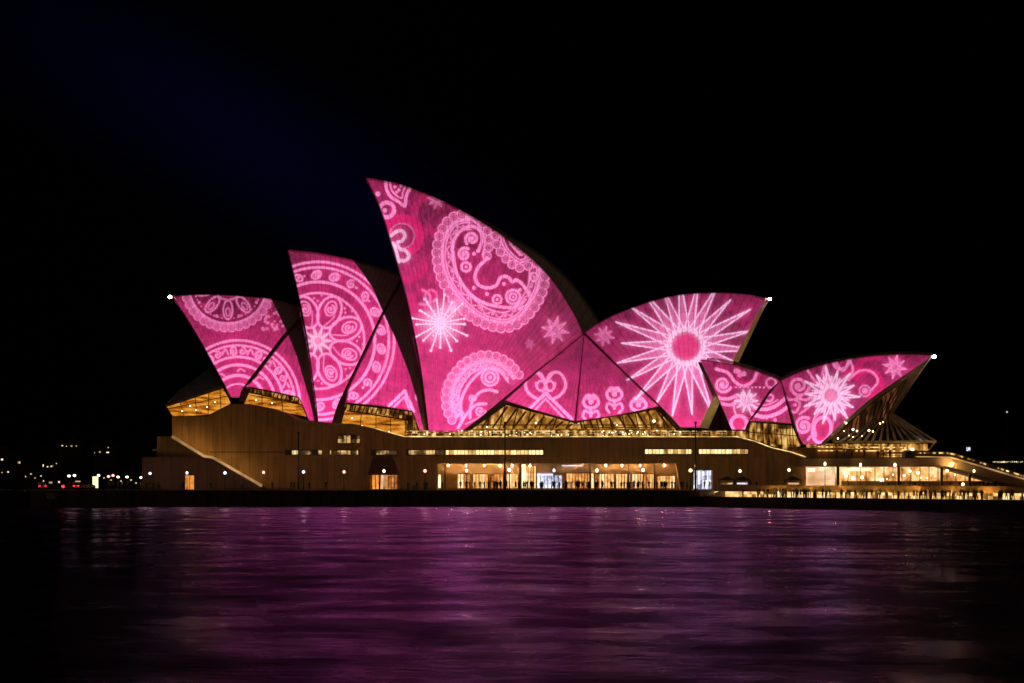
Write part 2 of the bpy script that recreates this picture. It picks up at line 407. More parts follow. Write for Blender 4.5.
edge = [(P(27, 0, -38).x, -38), (P(690, 0, -38).x, -38), (P(735, 0, -52).x, -52), (P(820, 0, -72).x, -72), (P(1024, 0, -118).x, -118), (P(1240, 0, -150).x, -150)]
mb = MB()
lower_in = [(P(715, 0, -30).x, -30), (P(760, 0, -42).x, -42), (P(1024, 0, -92).x, -92), (P(1240, 0, -125).x, -125)]
# upper promenade slab (z 3.1) and lower concourse slab (z 1.8): real ground that reaches down to the water bed
def slab(name, pts, z0, z1, m):
    n = len(pts); v = [(x, y, z0) for x, y in pts]+[(x, y, z1) for x, y in pts]
    me = bpy.data.meshes.new(name)
    me.from_pydata(v, [], [tuple(range(n))[::-1], tuple(range(n, 2*n))]+[(i, (i+1) % n, n+(i+1) % n, n+i) for i in range(n)])
    me.materials.append(m); me.update(); o = link(name, me); tag(o, kind='structure'); return o
inset = .55
up = [(edge[0][0]+inset, -38+inset), (P(700, 0, -38).x, -38+inset), lower_in[0]] + [(x, y+.01) for x, y in lower_in[1:]] + [(300, 160), (-92, 160)]
slab('promenade', up, -3, 3.1, M['granite_floor'])
lo = [(P(700, 0, -38).x+.01, -38+inset), (edge[2][0], edge[2][1]+inset), (edge[3][0], edge[3][1]+inset), (edge[4][0], edge[4][1]+inset), (edge[5][0], edge[5][1]+inset)] + \
     [(x, y-.01) for x, y in lower_in[::-1]]
slab('lower_concourse_paving', lo, -3, 1.8, M['granite_floor'])

def wall_run(pts, z0, z1, th):
    mb = MB()
    for i in range(len(pts)-1):
        (x0, y0), (x1, y1) = pts[i], pts[i+1]
        d = Vector((x1-x0, y1-y0, 0)).normalized(); nn = Vector((-d.y, d.x, 0))*th
        a = [Vector((x0, y0, z0)), Vector((x1, y1, z0)), Vector((x1, y1, z0))+nn, Vector((x0, y0, z0))+nn]
        b = [v+Vector((0, 0, z1-z0)) for v in a]
        mb.add(a+b, [(3,2,1,0), (4,5,6,7), (0,1,5,4), (1,2,6,5), (2,3,7,6), (3,0,4,7)])
    return mb
r = empty('sea_wall', (edge[0][0], -38, 0), 'long dark stone sea wall rising straight from the water', 'wall')
wall_run([(edge[0][0], -2), (edge[0][0], -38), edge[1]], -3, 3.25, .5).build('wall_face', M['seawall'], r)
wall_run([(edge[1][0], -38.02)] + edge[2:], -3, 1.95, .5).build('low_wall_face', M['seawall'], r)
mb = MB()
for x in np.arange(edge[0][0]+6, edge[1][0], 14): mb.box((x, -38.28, .2), (x+.35, -38.003, 3.0))
mb.build('fender_strip', M['darkmetal'], r)
wall_run([(edge[0][0], -38.0-.06), (edge[1][0], -38.06)], 3.02, 3.24, .05).build('coping', M['rim'], r)
mb = MB(); mb.prism([(46, 493), (55, 493), (55, 499), (46, 499)], -38.5, -38.4)
o = mb.build('notice_board', M['grey']); tag(o, 'small grey notice board fixed to the far end of the dark sea wall', 'sign')

# hills behind
def ridge(name, pts, Y, depth):
    n = len(pts); mb = MB()
    f = [P(x, y, Y) for x, y in pts]
    v = []
    for p in f: v += [Vector((p.x, Y-depth, 0)), p, Vector((p.x, Y+depth, 0))]
    fs = []
    for i in range(n-1): a = 3*i; fs += [(a, a+3, a+4, a+1), (a+1, a+4, a+5, a+2)]
    mb.add(v, fs); o = mb.build(name, M['hill']); tag(o, kind='structure')
ridge('hills', [(-300, 470), (-120, 455), (0, 449), (60, 443), (120, 440), (200, 446), (330, 455), (600, 462), (900, 462), (1000, 458), (1100, 455), (1400, 470)], 1500, 300)

# ------------------------------------------------------------------ CONCERT HALL
YC = 26.0
hall = empty('concert_hall', P(440, 432, YC), 'largest shell-roofed hall lit with pink paisley, its tallest sail in the middle', 'concert hall')
S1_shadow = [(272.5, 290), (271, 299), (279, 315), (287, 332), (297, 357), (305, 385), (311, 405), (315, 424)]  # slide goes black past this line, drawing the middle sail's shadow
S2_shadow = [(350, 245), (352, 259), (362, 272), (372.5, 288), (382.7, 311.7), (396, 339.6), (407.6, 369), (416.4, 398), (423.7, 430)]  # likewise the main sail's shadow, drawn into the slide
def pair(root, name, *a, mirror=YC, **k):
    o = shell_face(root, name, *a, **k)
    k2 = dict(k); k2['mapped'] = False
    o2 = shell_face(root, name, *a, mirror=mirror, **k2)
    return o
# northern sail
A1 = [(172, 296), (200, 294.3), (230, 295), (255, 297), (272, 299), (308, 309)]
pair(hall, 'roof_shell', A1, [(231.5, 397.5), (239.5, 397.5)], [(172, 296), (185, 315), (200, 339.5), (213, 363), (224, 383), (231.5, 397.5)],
     [(308, 309), (285, 332.5), (266, 357), (250, 378), (241.5, 390), (239.5, 397.5)], YC, 12, 12, mask=S1_shadow, slide='north')
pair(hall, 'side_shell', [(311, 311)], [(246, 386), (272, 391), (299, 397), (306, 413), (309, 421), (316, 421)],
     [(311, 311), (288, 335), (269, 359.5), (253, 380), (246, 386)], [(311, 311), (314, 350), (316, 390), (316, 421)], YC, 12.5, 12, mask=S1_shadow, slide='north', s_bot=False, ns=40, tiles=(12, 24))
# middle sail
A2 = [(287.6, 248.8), (305, 250.5), (322.7, 253), (352, 259), (374, 265), (403, 274)]
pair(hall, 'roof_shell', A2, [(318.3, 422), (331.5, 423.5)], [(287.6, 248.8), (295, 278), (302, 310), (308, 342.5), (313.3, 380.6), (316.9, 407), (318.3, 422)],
     [(403, 274), (382, 312.5), (365, 347.5), (347.5, 383.5), (337.5, 405), (331.5, 423.5)], YC, 9, 9, mask=S2_shadow, slide='middle')
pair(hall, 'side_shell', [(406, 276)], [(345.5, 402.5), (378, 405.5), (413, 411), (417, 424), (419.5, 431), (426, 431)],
     [(406, 276), (384.5, 313.5), (368, 348.5), (350.5, 384.5), (345.5, 402.5)], [(406, 276), (414, 330), (421, 385), (426, 431)], YC, 9.5, 9, mask=S2_shadow, slide='middle', ns=40, tiles=(12, 26))
# main sail
A3 = [(365.6, 176.6), (384, 180), (403, 184.4), (444, 201), (485, 223.6), (514, 244), (538.6, 264.6), (559, 289), (575.5, 316), (583.5, 334)]
pair(hall, 'roof_shell', A3, [(428.9, 432), (461, 432)], [(365.6, 176.6), (380.8, 209), (393, 248), (405.4, 291), (413.6, 328), (420.5, 365), (425, 398), (428.9, 432)],
     [(583.5, 334), (559, 353.5), (534.5, 372.5), (506, 396), (483, 415), (461, 432)], YC, 4, 4, ns=80, ntt=90, tiles=(40, 48))
# the two infill shells at the saddle
pair(hall, 'side_shell', [(583.5, 335)], [(505, 400.5), (540, 411.5), (574.5, 421)], [(583.5, 335), (559.4, 354.6), (535.4, 373.6), (505, 400.5)], [(583.5, 335), (579.5, 375), (574.5, 421)],
     YC, 5, 7, slide='infill', ns=40, tiles=(14, 22))
pair(hall, 'side_shell', [(584.2, 335)], [(576, 421), (615, 415.5), (658.5, 406.3)], [(584.2, 335), (580.5, 375), (576, 421)], [(584.2, 335), (618, 367.6), (658.5, 406.3)],
     YC, 7, 8, slide='infill', ns=40, tiles=(14, 22))
# southern sail
A4 = [(584.5, 332), (602, 320.6), (622.5, 311), (647.5, 302), (672.5, 295.6), (694, 293), (722.5, 292.3), (747.5, 294), (768, 298.3)]
ME4 = [(768, 298.3), (761.6, 306.6), (750.6, 327), (735, 356.6), (716, 393), (699, 427.5)]
pair(hall, 'roof_shell', A4, [(681, 427.5), (699, 427.5)], [(584.5, 332), (619, 366.5), (660, 405.5), (681, 427.5)], ME4, YC, 8, 8, slide='south', ns=64, ntt=64, tiles=(26, 34))

def rim_strip(root, name, pts, Ya, Yb, wpx, depth, m, side=1, power=1.75):
    """edge beam along the mouth of a shell"""
    p = resample(pts, 30); mb = MB()
    T = np.linspace(0, 1, 30); prof = 1-(1-T)**power
    q = []
    for (x, y), t, pr in zip(p, T, prof):
        Y = Ya+(Yb-Ya)*pr; ww = wpx[0]+(wpx[1]-wpx[0])*t
        a = P(x, y, Y); b = P(x+side*ww, y+abs(ww)*.12, Y+depth)
        q.append((a, b))
    v = []; f = []
    for a, b in q: v += [a, b, b+Vector((0, 1.0, 0)), a+Vector((0, 1.0, 0))]
    for i in range(29):
        c = 4*i
        for k in range(4): f.append((c+k, c+(k+1) % 4, c+4+(k+1) % 4, c+4+k))
    f += [(0, 1, 2, 3), (4*29+3, 4*29+2, 4*29+1, 4*29)]
    mb.add(v, f); return mb.build(name, m, root)
rim_strip(hall, 'edge_beam', ME4, YC, 8, (3.0, 9.5), 4.0, M['rim'])
rim_strip(hall, 'edge_beam', [(172, 296), (185, 315), (200, 339.5), (213, 363), (224, 383), (231.5, 397.5)], YC, 12, (1.0, 1.5), 1.0, M['rim'], side=-1)
# dark ribs that close the slots between sails
def slot(root, left, right, Ya, Yb, dy, m=None):
    L = resample(left, 20); Rr = resample(right, 20); mb = MB(); v = []; f = []
    for i, t in enumerate(np.linspace(0, 1, 20)):
        Y = Ya+(Yb-Ya)*(1-(1-t)**1.75)+dy
        v += [P(*L[i], Y), P(*Rr[i], Y), P(*Rr[i], Y+.6), P(*L[i], Y+.6)]
    for i in range(19):
        c = 4*i
        for k in range(4): f.append((c+k, c+(k+1) % 4, c+4+(k+1) % 4, c+4+k))
    f += [(0, 1, 2, 3), (79, 78, 77, 76)]
    mb.add(v, f); mb.build('joint_rib', m or M['concrete'], root)
slot(hall, [(307, 310), (284, 333), (265, 357.5), (249, 378.5), (238.5, 402)], [(313, 313), (290, 336), (271, 360), (255, 381), (245, 402)], YC, 12, 1.2)
slot(hall, [(402, 275), (381, 312.5), (364, 347.5), (346.5, 383.5), (330.5, 425)], [(407, 278), (386.5, 314.5), (370, 349.5), (352.5, 385.5), (341, 425)], YC, 9, 1.2)
slot(hall, [(583, 334), (558, 353.5), (533.5, 372.5), (505, 396), (459, 432)], [(585, 338), (562, 358.5), (539, 377.5), (509, 403), (468, 432)], YC, 4, 1.3)
slot(hall, [(583.5, 333), (616, 369.5), (655, 407), (676, 428)], [(587, 332), (622, 366.5), (663, 404.5), (684, 428)], YC, 8, 1.3)
slot(hall, [(582.6, 334), (578.5, 375), (573.5, 424)], [(585.2, 334), (581.5, 375), (577.5, 424)], YC, 6, 1.0)

# beacon lamps at the tips
def beacon(root, px, py, Y):
    c = P(px, py, Y); mb = MB(); mb.ball(c, .33); mb.bar(c+Vector((0, 0, -.3)), P(px+(2.6 if px < 512 else -2.6), py+1.5, Y), .16, mi=1)
    mb.build('beacon_light', [M['beacon'], M['darkmetal']], root, smooth=True)
beacon(hall, 169.8, 297, YC+.2); beacon(hall, 769.8, 299, YC+.2)

# glazing under the sails
def glazing(root, poly, Y, m, bars=(), Y1=None, barw=.15, name='glass_wall'):
    mb = MB(); mb.prism(poly, Y, Y+.4); g = mb.build(name, m, root)
    if bars:
        b = MB()
        for (xa, ya), (xb, yb) in zip(poly, poly[1:]+poly[:1]): b.bar(P(xa, ya, Y-.22), P(xb, yb, Y-.22), barw)
        for (x0, y0, x1, y1) in bars: b.bar(P(x0, y0, Y-.25), P(x1, y1, Y-.25), barw)
        b.build('mullion', M['bronze'], g)
    return g
def fan(x0, x1, n, ya, yb, lean):
    return [(x0+(x1-x0)*i/n, ya(x0+(x1-x0)*i/n) if callable(ya) else ya, x0+(x1-x0)*i/n+lean, yb) for i in range(n+1)]
lerp = lambda a, b, t: a+(b-a)*t
# north foyer: bronze glass cone below the northern sail
glazing(hall, [(165.5, 405.5), (223, 388), (229, 398), (231, 404), (209, 415), (173, 417)], 15, M['amber'],
        [(180, 402, 184, 416), (195, 397, 197, 415), (209, 393, 208, 415), (220, 389.5, 221, 410), (167, 409, 228, 396)], name='glass_wall')
mb = MB(); mb.add([P(165, 407.5, 11.5), P(223.5, 388.5, 13.5), P(223.5, 386, 13.5), P(165, 405, 11.5), P(165, 407.5, 12.5), P(223.5, 388.5, 14.5), P(223.5, 386, 14.5), P(165, 405, 12.5)],
                  [(0,1,2,3), (7,6,5,4), (3,2,6,7), (0,4,5,1), (0,3,7,4), (1,5,6,2)]); mb.build('canopy_edge', M['rim'], hall)
mb = MB(); mb.add([P(166, 405, 12), P(222, 386, 14), P(220, 379, 22), P(210.5, 367, 26), P(206, 370, 30), P(181, 389, 24), P(166, 405, 30), P(222, 386, 34)],
                  [(0, 1, 2, 5), (2, 3, 4, 5), (0, 5, 4, 6), (1, 7, 3, 2), (6, 4, 3, 7), (0, 6, 7, 1)])
g = mb.build('canopy_glass', mat('pale_canopy_glass', (.42, .41, .45), .35, .2, .5), hall)
b = MB()
for i in range(7):
    t = i/6; a = P(lerp(166, 222, t), lerp(405, 386, t), lerp(12, 14, t)-.1); c = P(lerp(181, 220, t), lerp(389, 379, t), lerp(24, 22, t)-.1); b.bar(a, c, .22)
b.bar(P(166, 405, 11.9), P(222, 386, 13.9), .22); b.build('mullion', M['bronze_light'], g)
# under side shells
glazing(hall, [(246, 387), (299, 398), (307, 417), (244, 405)], 14, M['amber'],
        [(245, 394, 303, 405), (262, 389, 262, 407), (281, 393, 283, 411)])
glazing(hall, [(345, 404), (413, 412), (418, 433), (400, 437), (338, 425)], 11, M['amber'],
        [(343, 410, 415, 418), (362, 405, 360, 430), (376, 407, 376, 434), (390, 408, 391, 436), (404, 410, 408, 436)])
glazing(hall, [(468, 431), (505, 404), (574, 422.5), (576, 422.5), (657, 409), (677, 430), (677, 437), (468, 437)], 10, M['amber_mid'],
        [(470, 425, 660, 425)]+[(x, 404+abs(x-505)*.26 if x < 576 else 422-(x-576)*.165, x-7 if x < 576 else x+5, 436) for x in range(492, 668, 13)], barw=.22)
# loggia bulbs
def bulbs(root, pts, r=.22, m='bulb', name='pendant_lamp'):
    mb = MB()
    for x, y, Y in pts: mb.ball(P(x, y, Y), r, 8, 5)
    return mb.build(name, M[m], root, smooth=True)
def ceiling(root, poly, Y, n_, x0, x1, ytop, ybot, lean):
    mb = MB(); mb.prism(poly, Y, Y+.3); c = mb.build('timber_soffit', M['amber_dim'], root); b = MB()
    for i in range(n_):
        t = i/(n_-1); x = lerp(x0, x1, t); b.bar(P(x, ytop(x), Y-.12), P(x+lean, ybot(x), Y-.12), .2, .25)
    b.bar(P(x0, ybot(x0), Y-.1), P(x1, ybot(x1), Y-.1), .3); b.build('rib', M['wood'], c)
ceiling(hall, [(246.5, 387.3), (299, 398.2), (301.5, 404), (246, 391.5)], 13.6, 13, 249, 299, lambda x: 387.5+(x-246)*.205, lambda x: 391.5+(x-246)*.225, -1)
ceiling(hall, [(345, 404.2), (413, 412.2), (415.5, 422), (381, 413.5), (343, 411)], 10.6, 16, 347, 413, lambda x: 404.4+(x-345)*.117, lambda x: 410.5+max(0, x-345)*.09+max(0, x-381)*.13, -2)
ceiling(hall, [(412, 412.3), (418, 432), (408, 435), (404, 420)], 10.5, 6, 405, 412, lambda x: 414+(x-405)*.2, lambda x: 432, 1)
for x, y, Y_ in ((362, 426, 10), (352, 418, 10), (389, 432, 10), (256, 400, 13), (272, 403, 13), (182, 411, 14), (196, 410, 14), (207, 407, 14), (215, 402, 14), (190, 406, 14)): bulbs(hall, [(x, y, Y_)], .15)
# timber ribbed soffits glowing behind the glass
mb = MB()
for i in range(9):
    t = i/8; x = lerp(498, 572, t); mb.bar(P(x, 406+(x-505)*.27, 8.5), P(x-16+10*t, 428, 9.4), .2, .4)
mb.build('soffit_rib', M['wood'], hall); mb = MB()
for i in range(9):
    t = i/8; x = lerp(580, 655, t); mb.bar(P(x, 421-(x-576)*.165, 8.7), P(x+2+12*t, 428, 9.4), .2, .4)
mb.bar(P(581, 427.5, 9.35), P(670, 427.5, 9.35), .2)
mb.build('soffit_rib', M['wood'], hall)
glazing(hall, [(717, 391), (733, 430), (699, 430)], 14, M['glassdark'], [(717, 391, 708, 430), (717, 391, 717, 430), (717, 391, 726, 430)])
for x, y, r_ in ((536, 423, .2), (617, 425, .14), (654, 421, .3), (537, 407, .16), (487, 427, .16)): bulbs(hall, [(x, y, 8)], r_)
bulbs(hall, [(777, 428, 20)], .5, 'flood', 'flood_lamp')  # unseen lamp added behind the restaurant to brighten the edge beam


# ------------------------------------------------------------------ THEATRE behind
YT = 80.0
th = empty('theatre_hall', P(540, 430, YT), 'dark unlit shell roof of the second hall behind the tallest pink sail', 'theatre')
T1 = [(452, 210), (480, 218), (515, 238), (540, 253), (565, 275), (585, 299), (601, 324), (610, 350)]
pair(th, 'roof_shell', T1, [(495, 430), (525, 430)], [(452, 210), (470, 300), (485, 370), (495, 430)], [(610, 350), (580, 375), (548, 405), (525, 430)], YT, 62, 62, mapped=False, mirror=YT, ns=40, ntt=40)
pair(th, 'side_shell', [(610, 351)], [(555, 410), (585, 420), (630, 415)], [(610, 351), (584, 380), (555, 410)], [(610, 351), (620, 390), (630, 415)], YT, 62, 62, mapped=False, mirror=YT, ns=30, ntt=30)
pair(th, 'roof_shell', [(380, 290), (420, 292), (470, 310)], [(410, 430), (430, 430)], [(380, 290), (398, 360), (410, 430)], [(470, 310), (445, 380), (430, 430)], YT, 64, 64, mapped=False, mirror=YT, ns=30, ntt=30)
mb = MB(); mb.prism([(330, 432), (640, 432), (640, 415), (330, 415)], 66, 94, persp=66); mb.build('foyer_wall', M['granite_dark'], th)

# ------------------------------------------------------------------ RESTAURANT pavilion
YR = 2.0
rs = empty('restaurant_pavilion', P(770, 445, YR), 'smallest pair of pink patterned shells, low at the right end of the podium', 'restaurant')
RL = [(701, 359.3), (719.3, 362.2), (738.3, 366), (755.9, 371), (772, 377), (780, 380.8)]
shell_face(rs, 'roof_shell', RL, [(731.7, 429.5), (745, 429.5)], [(701, 359.3), (714, 388), (731.7, 429.5)], [(780, 380.8), (769, 391), (757, 409), (748, 422), (745, 429.5)], YR, -7, -7, thick=.3, slide='cafe', tiles=(14, 18), ns=44, ntt=44)
shell_face(rs, 'roof_shell', [(707, 361.5)]+RL[1:], [(764, 429.5), (772, 429.5)], [(707, 361.5), (738, 395), (764, 429.5)], [(780, 380.8), (777, 405), (772, 429.5)], YR, 12, 12, mapped=False, ns=40, ntt=40)
pair(rs, 'side_shell', [(780.5, 381.5)], [(750, 421), (770, 421.5), (791.5, 423.5)], [(780.5, 381.5), (771.5, 391.5), (760, 409), (750, 421)], [(780.5, 381.5), (786, 402), (791.5, 423.5)], YR, -6.5, -6, mirror=YR, slide='cafe', tiles=(9, 12), ns=30, ntt=36)
RR = [(781, 380.6), (804.3, 370.3), (832, 362.7), (862.7, 357.2), (893, 354.6), (915, 354.5), (932.5, 355.6)]
MER = [(932.5, 355.6), (905.8, 374.3), (872.8, 397), (847.4, 418.7), (832, 432.7), (819.5, 444.5)]
shell_face(rs, 'roof_shell', RR, [(804, 444.5), (819.5, 444.5)], [(781, 380.6), (792, 413.6), (799.5, 437), (804, 444.5)], MER, YR, -8, -8, thick=.35, slide='cafe', tiles=(20, 26))
shell_face(rs, 'roof_shell', RR, [(835, 441), (884, 441)], [(781, 380.6), (800, 413), (835, 441)], [(932.5, 355.8), (918.5, 375.6), (905.8, 394.6), (893, 414), (884, 441)], YR, 13, 16, mapped=False, tiles=(20, 26))
rim_strip(rs, 'edge_beam', MER, YR, -8, (1.0, 5.0), 2.0, M['rim'])
rim_strip(rs, 'edge_beam', [(932.5, 356.2), (918.5, 376.2), (905.8, 395.2), (893, 414.6), (889, 425)], YR, 10, (-.8, -4), -.8, M['rim'])
slot(rs, [(779.6, 381), (790, 414), (800, 445)], [(783, 381), (795.5, 413), (806, 445)], YR, -7, .8)
slot(rs, [(779.5, 381), (768, 391), (756, 409), (747, 422), (743.5, 431)], [(782, 383), (772.5, 392), (761, 410), (751, 423), (749, 431)], YR, -7, .9)
beacon(rs, 934.3, 356.8, YR+.2)
glazing(rs, [(750, 422), (792, 425), (801, 446), (786, 451), (748, 438)], -4.4, M['amber_dim'], [(x, 423, x+2, 449) for x in range(756, 796, 6)]+[(749, 432, 797, 436)], barw=.15)
# south mouth: upright ribbed glass above a sloping glass canopy
red = glow_cells('reddish_timber_interior', .7, 9, [(.25, (.004, .002, .001)), (.55, (.05, .016, .006)), (.8, (.20, .06, .02)), (1, (.4, .14, .05))], .8, 21, noise_scale=.5)
g = glazing(rs, [(838, 434), (850, 422), (873, 402), (908, 378), (897, 398), (889, 414), (884, 440), (836, 441)], 1.2, red, [(lerp(848, 906, i/12), lerp(424, 381, (i/12)**1.05), lerp(846, 888, i/12), 438 if i < 10 else 415) for i in range(13)], barw=.2)
v = [P(893, 414.5, 3), P(880, 417, 3), P(833, 442, -6.5), P(936.3, 441.3, -4.5), P(893, 414.5, 3.6), P(880, 417, 3.6), P(833, 442, -5.9), P(936.3, 441.3, -3.9)]
mb = MB(); mb.add(v, [(0,1,2,3), (7,6,5,4), (0,4,5,1), (1,5,6,2), (2,6,7,3), (3,7,4,0)]); g = mb.build('canopy_glass', M['glassdark'], rs)
b = MB()
for i in range(13):
    t = i/12; b.bar(P(lerp(880, 893, t), lerp(417, 414.5, t), 2.8), P(lerp(840, 936, t), 441.6, lerp(-6.7, -4.7, t)), .4, .4)
b.bar(P(833, 442, -6.8), P(936.5, 441.6, -4.9), .45)
b.build('mullion', M['bronze_light'], g)
mb = MB(); mb.add([P(936.5, 441.5, -5), P(928.5, 452, -3), P(926.5, 452, -3), P(934, 441.5, -5), P(936.5, 441.5, -4.3), P(928.5, 452, -2.3), P(926.5, 452, -2.3), P(934, 441.5, -4.3)],
                  [(0,1,2,3), (7,6,5,4), (0,4,5,1), (1,5,6,2), (2,6,7,3), (3,7,4,0)]); mb.build('canopy_strut', M['bronze_light'], rs)
for x, y, r_ in ((846, 423, .22), (853, 429.5, .24), (857, 431, .2), (869, 430.5, .24), (873, 431.5, .17), (838, 438.5, .17), (880, 423.5, .18), (883, 422, .15), (849, 435.5, .13), (853, 437, .12), (862, 436, .12), (844, 431, .11)):
    bulbs(rs, [(x, y, -7.2)], r_)
bulbs(rs, [(912.5, 450.5, -8)], .22, 'flood', 'flood_lamp')
glazing(rs, [(806, 443.5), (928, 443.5), (928, 452.5), (806, 452.5)], -3.0, M['amber_dim'], [(x, 443.5, x, 452.5) for x in range(810, 928, 7)], barw=.12)

# ------------------------------------------------------------------ PODIUM
pod = empty('podium_building', P(480, 489, -10), 'long brown granite podium with strip windows carrying the shell roofs', 'podium')
YP = -10.0
base = 490.2
prof = [(172, 416), (208, 416.5), (219, 410), (233, 404), (250, 404), (275, 409), (300, 420.5), (335, 424.5), (352, 424.5), (372, 429), (405, 438.2), (736, 438.2), (755, 443), (772, 449.5), (790, 453.5), (805, 459)]
notched = prof + [(805, base), (713, base), (713, 470), (693, 470), (693, base), (681, base), (676, 463.5), (437, 463.5), (437, base), (398, base), (398, 474), (370, 474), (370, base), (172, base)]
mb = MB(); mb.prism(notched, YP, YP+5, persp=YP); mb.build('front_wall', M['granite'], pod)
mb = MB(); mb.prism(prof+[(805, base), (172, base)], YP+5.003, 104, persp=YP); mb.build('podium_body', M['granite'], pod)
# lit coping along the terrace edge
cop = MB()
for i in range(1, len(prof)-1):
    a, b_ = P(*prof[i], YP-.06), P(*prof[i+1], YP-.06)
    if prof[i][0] >= 300: cop.bar(a+Vector((0, 0, .1)), b_+Vector((0, 0, .1)), .3, .22)
cop.build('coping', M['rim'], pod)
lt = MB()
for a, b_ in (((372, 427.7), (405, 436.6)), ((405, 436.6), (736, 436.6)), ((736, 436.4), (755, 441.2)), ((755, 441.2), (772, 447.7)), ((772, 447.7), (790, 451.7)), ((790, 451.7), (806, 457))):
    lt.bar(P(*a, YP+.35), P(*b_, YP+.35), .14, .16)
lt.build('terrace_light_strip', M['rail_gold'], pod)
# strip windows: dark frame, one lit pane band inside
def strip(x0, x1, y0, y1, m, nb):
    f = MB(); d = YP-.03
    a = P(x0, y0, d); b = P(x1, y1, d); t = .16
    f.box((a.x-t, d-.12, a.z), (b.x+t, d+.1, a.z+t)); f.box((a.x-t, d-.12, b.z-t), (b.x+t, d+.1, b.z))
    f.box((a.x-t, d-.12, b.z), (a.x, d+.1, a.z)); f.box((b.x, d-.12, b.z), (b.x+t, d+.1, a.z))
    for i in range(1, nb): x = lerp(a.x, b.x, i/nb); f.box((x-.05, d-.1, b.z), (x+.05, d+.02, a.z))
    w = f.build('window', M['bronze'], pod)
    g = MB(); g.box((a.x+.001, d-.04, b.z+.001), (b.x-.001, d+.02, a.z-.001)); g.build('pane', m, w)
strip(286, 322, 450.5, 454.5, M['strip_dim'], 10)
strip(330, 358, 450.5, 454.5, M['strip_dim'], 8)
strip(372, 397, 450.5, 454.5, M['strip_dim'], 7)
strip(407, 444, 450.2, 454.6, M['strip_dim'], 10)
strip(446, 543, 450.2, 454.6, M['strip'], 26)
strip(645, 692, 449.4, 453.8, M['strip'], 13)
strip(699, 748, 449.4, 453.8, M['strip'], 13)
strip(338, 360, 435.5, 443, M['strip_dim'], 5)
mb = MB(); a = P(210, 451.6, YP-.05); b_ = P(404, 452.6, YP-.05); mb.box((a.x, YP-.1, b_.z), (P(285, 0, YP).x, YP-.002, a.z)); mb.build('string_course', M['granite_dark'], pod)

# glazed ground floor rooms
def room(x0, x1, y0, y1, m, Y, nb, name='shop_window'):
    g = MB(); a, b = P(x0, y0, Y), P(x1, y1, Y); g.box((a.x, Y, b.z), (b.x, Y+.12, a.z)); o = g.build(name, m, pod)
    f = MB()
    for i in range(nb+1): x = lerp(a.x, b.x, i/nb); f.box((x-.06, Y-.14, b.z), (x+.06, Y-.003, a.z))
    f.box((a.x, Y-.14, a.z), (b.x, Y-.003, a.z+.12)); f.build('frame', M['bronze'], o); return o
YI = YP+4.7
room(457.5, 470, 474.2, 488, M['shop'], YI, 4); room(473, 488, 474.2, 488, M['shop'], YI, 5); room(491, 503, 474.2, 488, M['shop'], YI, 4); room(506, 518, 474, 488, M['shop'], YI, 4)
room(438, 441, 474.5, 488, M['cream'], YI, 1)
room(523, 536, 466, 488, M['shop'], YI, 5); room(537, 562, 475.5, 488, M['white_door'], YI, 7); room(566, 594, 473.5, 488, M['shop'], YI, 9)
room(595, 614, 474, 488, M['shop'], YI, 6); room(616, 630, 474, 488, M['shop'], YI, 5); room(632, 655, 474, 488, M['shop'], YI, 8); room(657, 675, 476, 488, M['shop'], YI, 6)
mb = MB(); mb.prism([(437, 463.8), (676, 463.8), (676, 474), (437, 474)], YI+.02, YI+.25, persp=YI); mb.build('fascia', M['soffit'], pod)
mb = MB(); mb.prism([(537, 475.6), (553, 475.6), (553, 473.6), (537, 473.6)], YI-.4, YI-.2); mb.build('lit_sign', M['violet'], pod)
mb = MB(); mb.prism([(562, 465.2), (583, 465.2), (583, 466.2), (562, 466.2)], YP+1, YP+1.5); mb.build('ceiling_light', M['violet'], pod)
mb = MB(); mb.prism([(521.8, 464.5), (525.5, 464.5), (526.5, 488), (521.8, 488)], YP+1.5, YP+2.0); mb.build('lit_column', M['cream'], pod)
for x in (504.5, 520, 628.5, 654.5, 445, 590):
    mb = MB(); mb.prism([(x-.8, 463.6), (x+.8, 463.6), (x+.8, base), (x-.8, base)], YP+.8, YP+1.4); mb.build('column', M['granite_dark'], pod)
g = room(693.3, 712.7, 470.4, 489, M['white_door'], YI, 5, 'lobby_door'); room(372, 379, 474.5, 489, M['orange'], YI, 2, 'lobby_door'); room(385, 397.5, 474.5, 489, M['shop'], YI, 4, 'lobby_door')
mb = MB(); mb.prism([(381, 473.5), (384.5, 473.5), (385, 489), (380.5, 489)], YP+2, YP+2.4); mb.build('lit_column', M['pale_panel'], pod)
for x in (448, 466, 484, 500, 512, 530, 575, 606, 622, 640, 664): bulbs(pod, [(x, 465.6, YP+2.6)], .1, 'flood', 'ceiling_lamp')  # lamps added to warm up the fascia above the glazed rooms
# hood over the stage door
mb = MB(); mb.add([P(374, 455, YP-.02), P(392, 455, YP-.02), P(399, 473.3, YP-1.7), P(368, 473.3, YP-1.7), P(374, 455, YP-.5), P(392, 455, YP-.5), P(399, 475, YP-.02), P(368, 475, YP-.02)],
                  [(4,5,2,3), (0,4,3,7), (1,6,2,5), (3,2,6,7), (0,1,5,4)]); mb.build('door_hood', M['granite_dark'], pod)
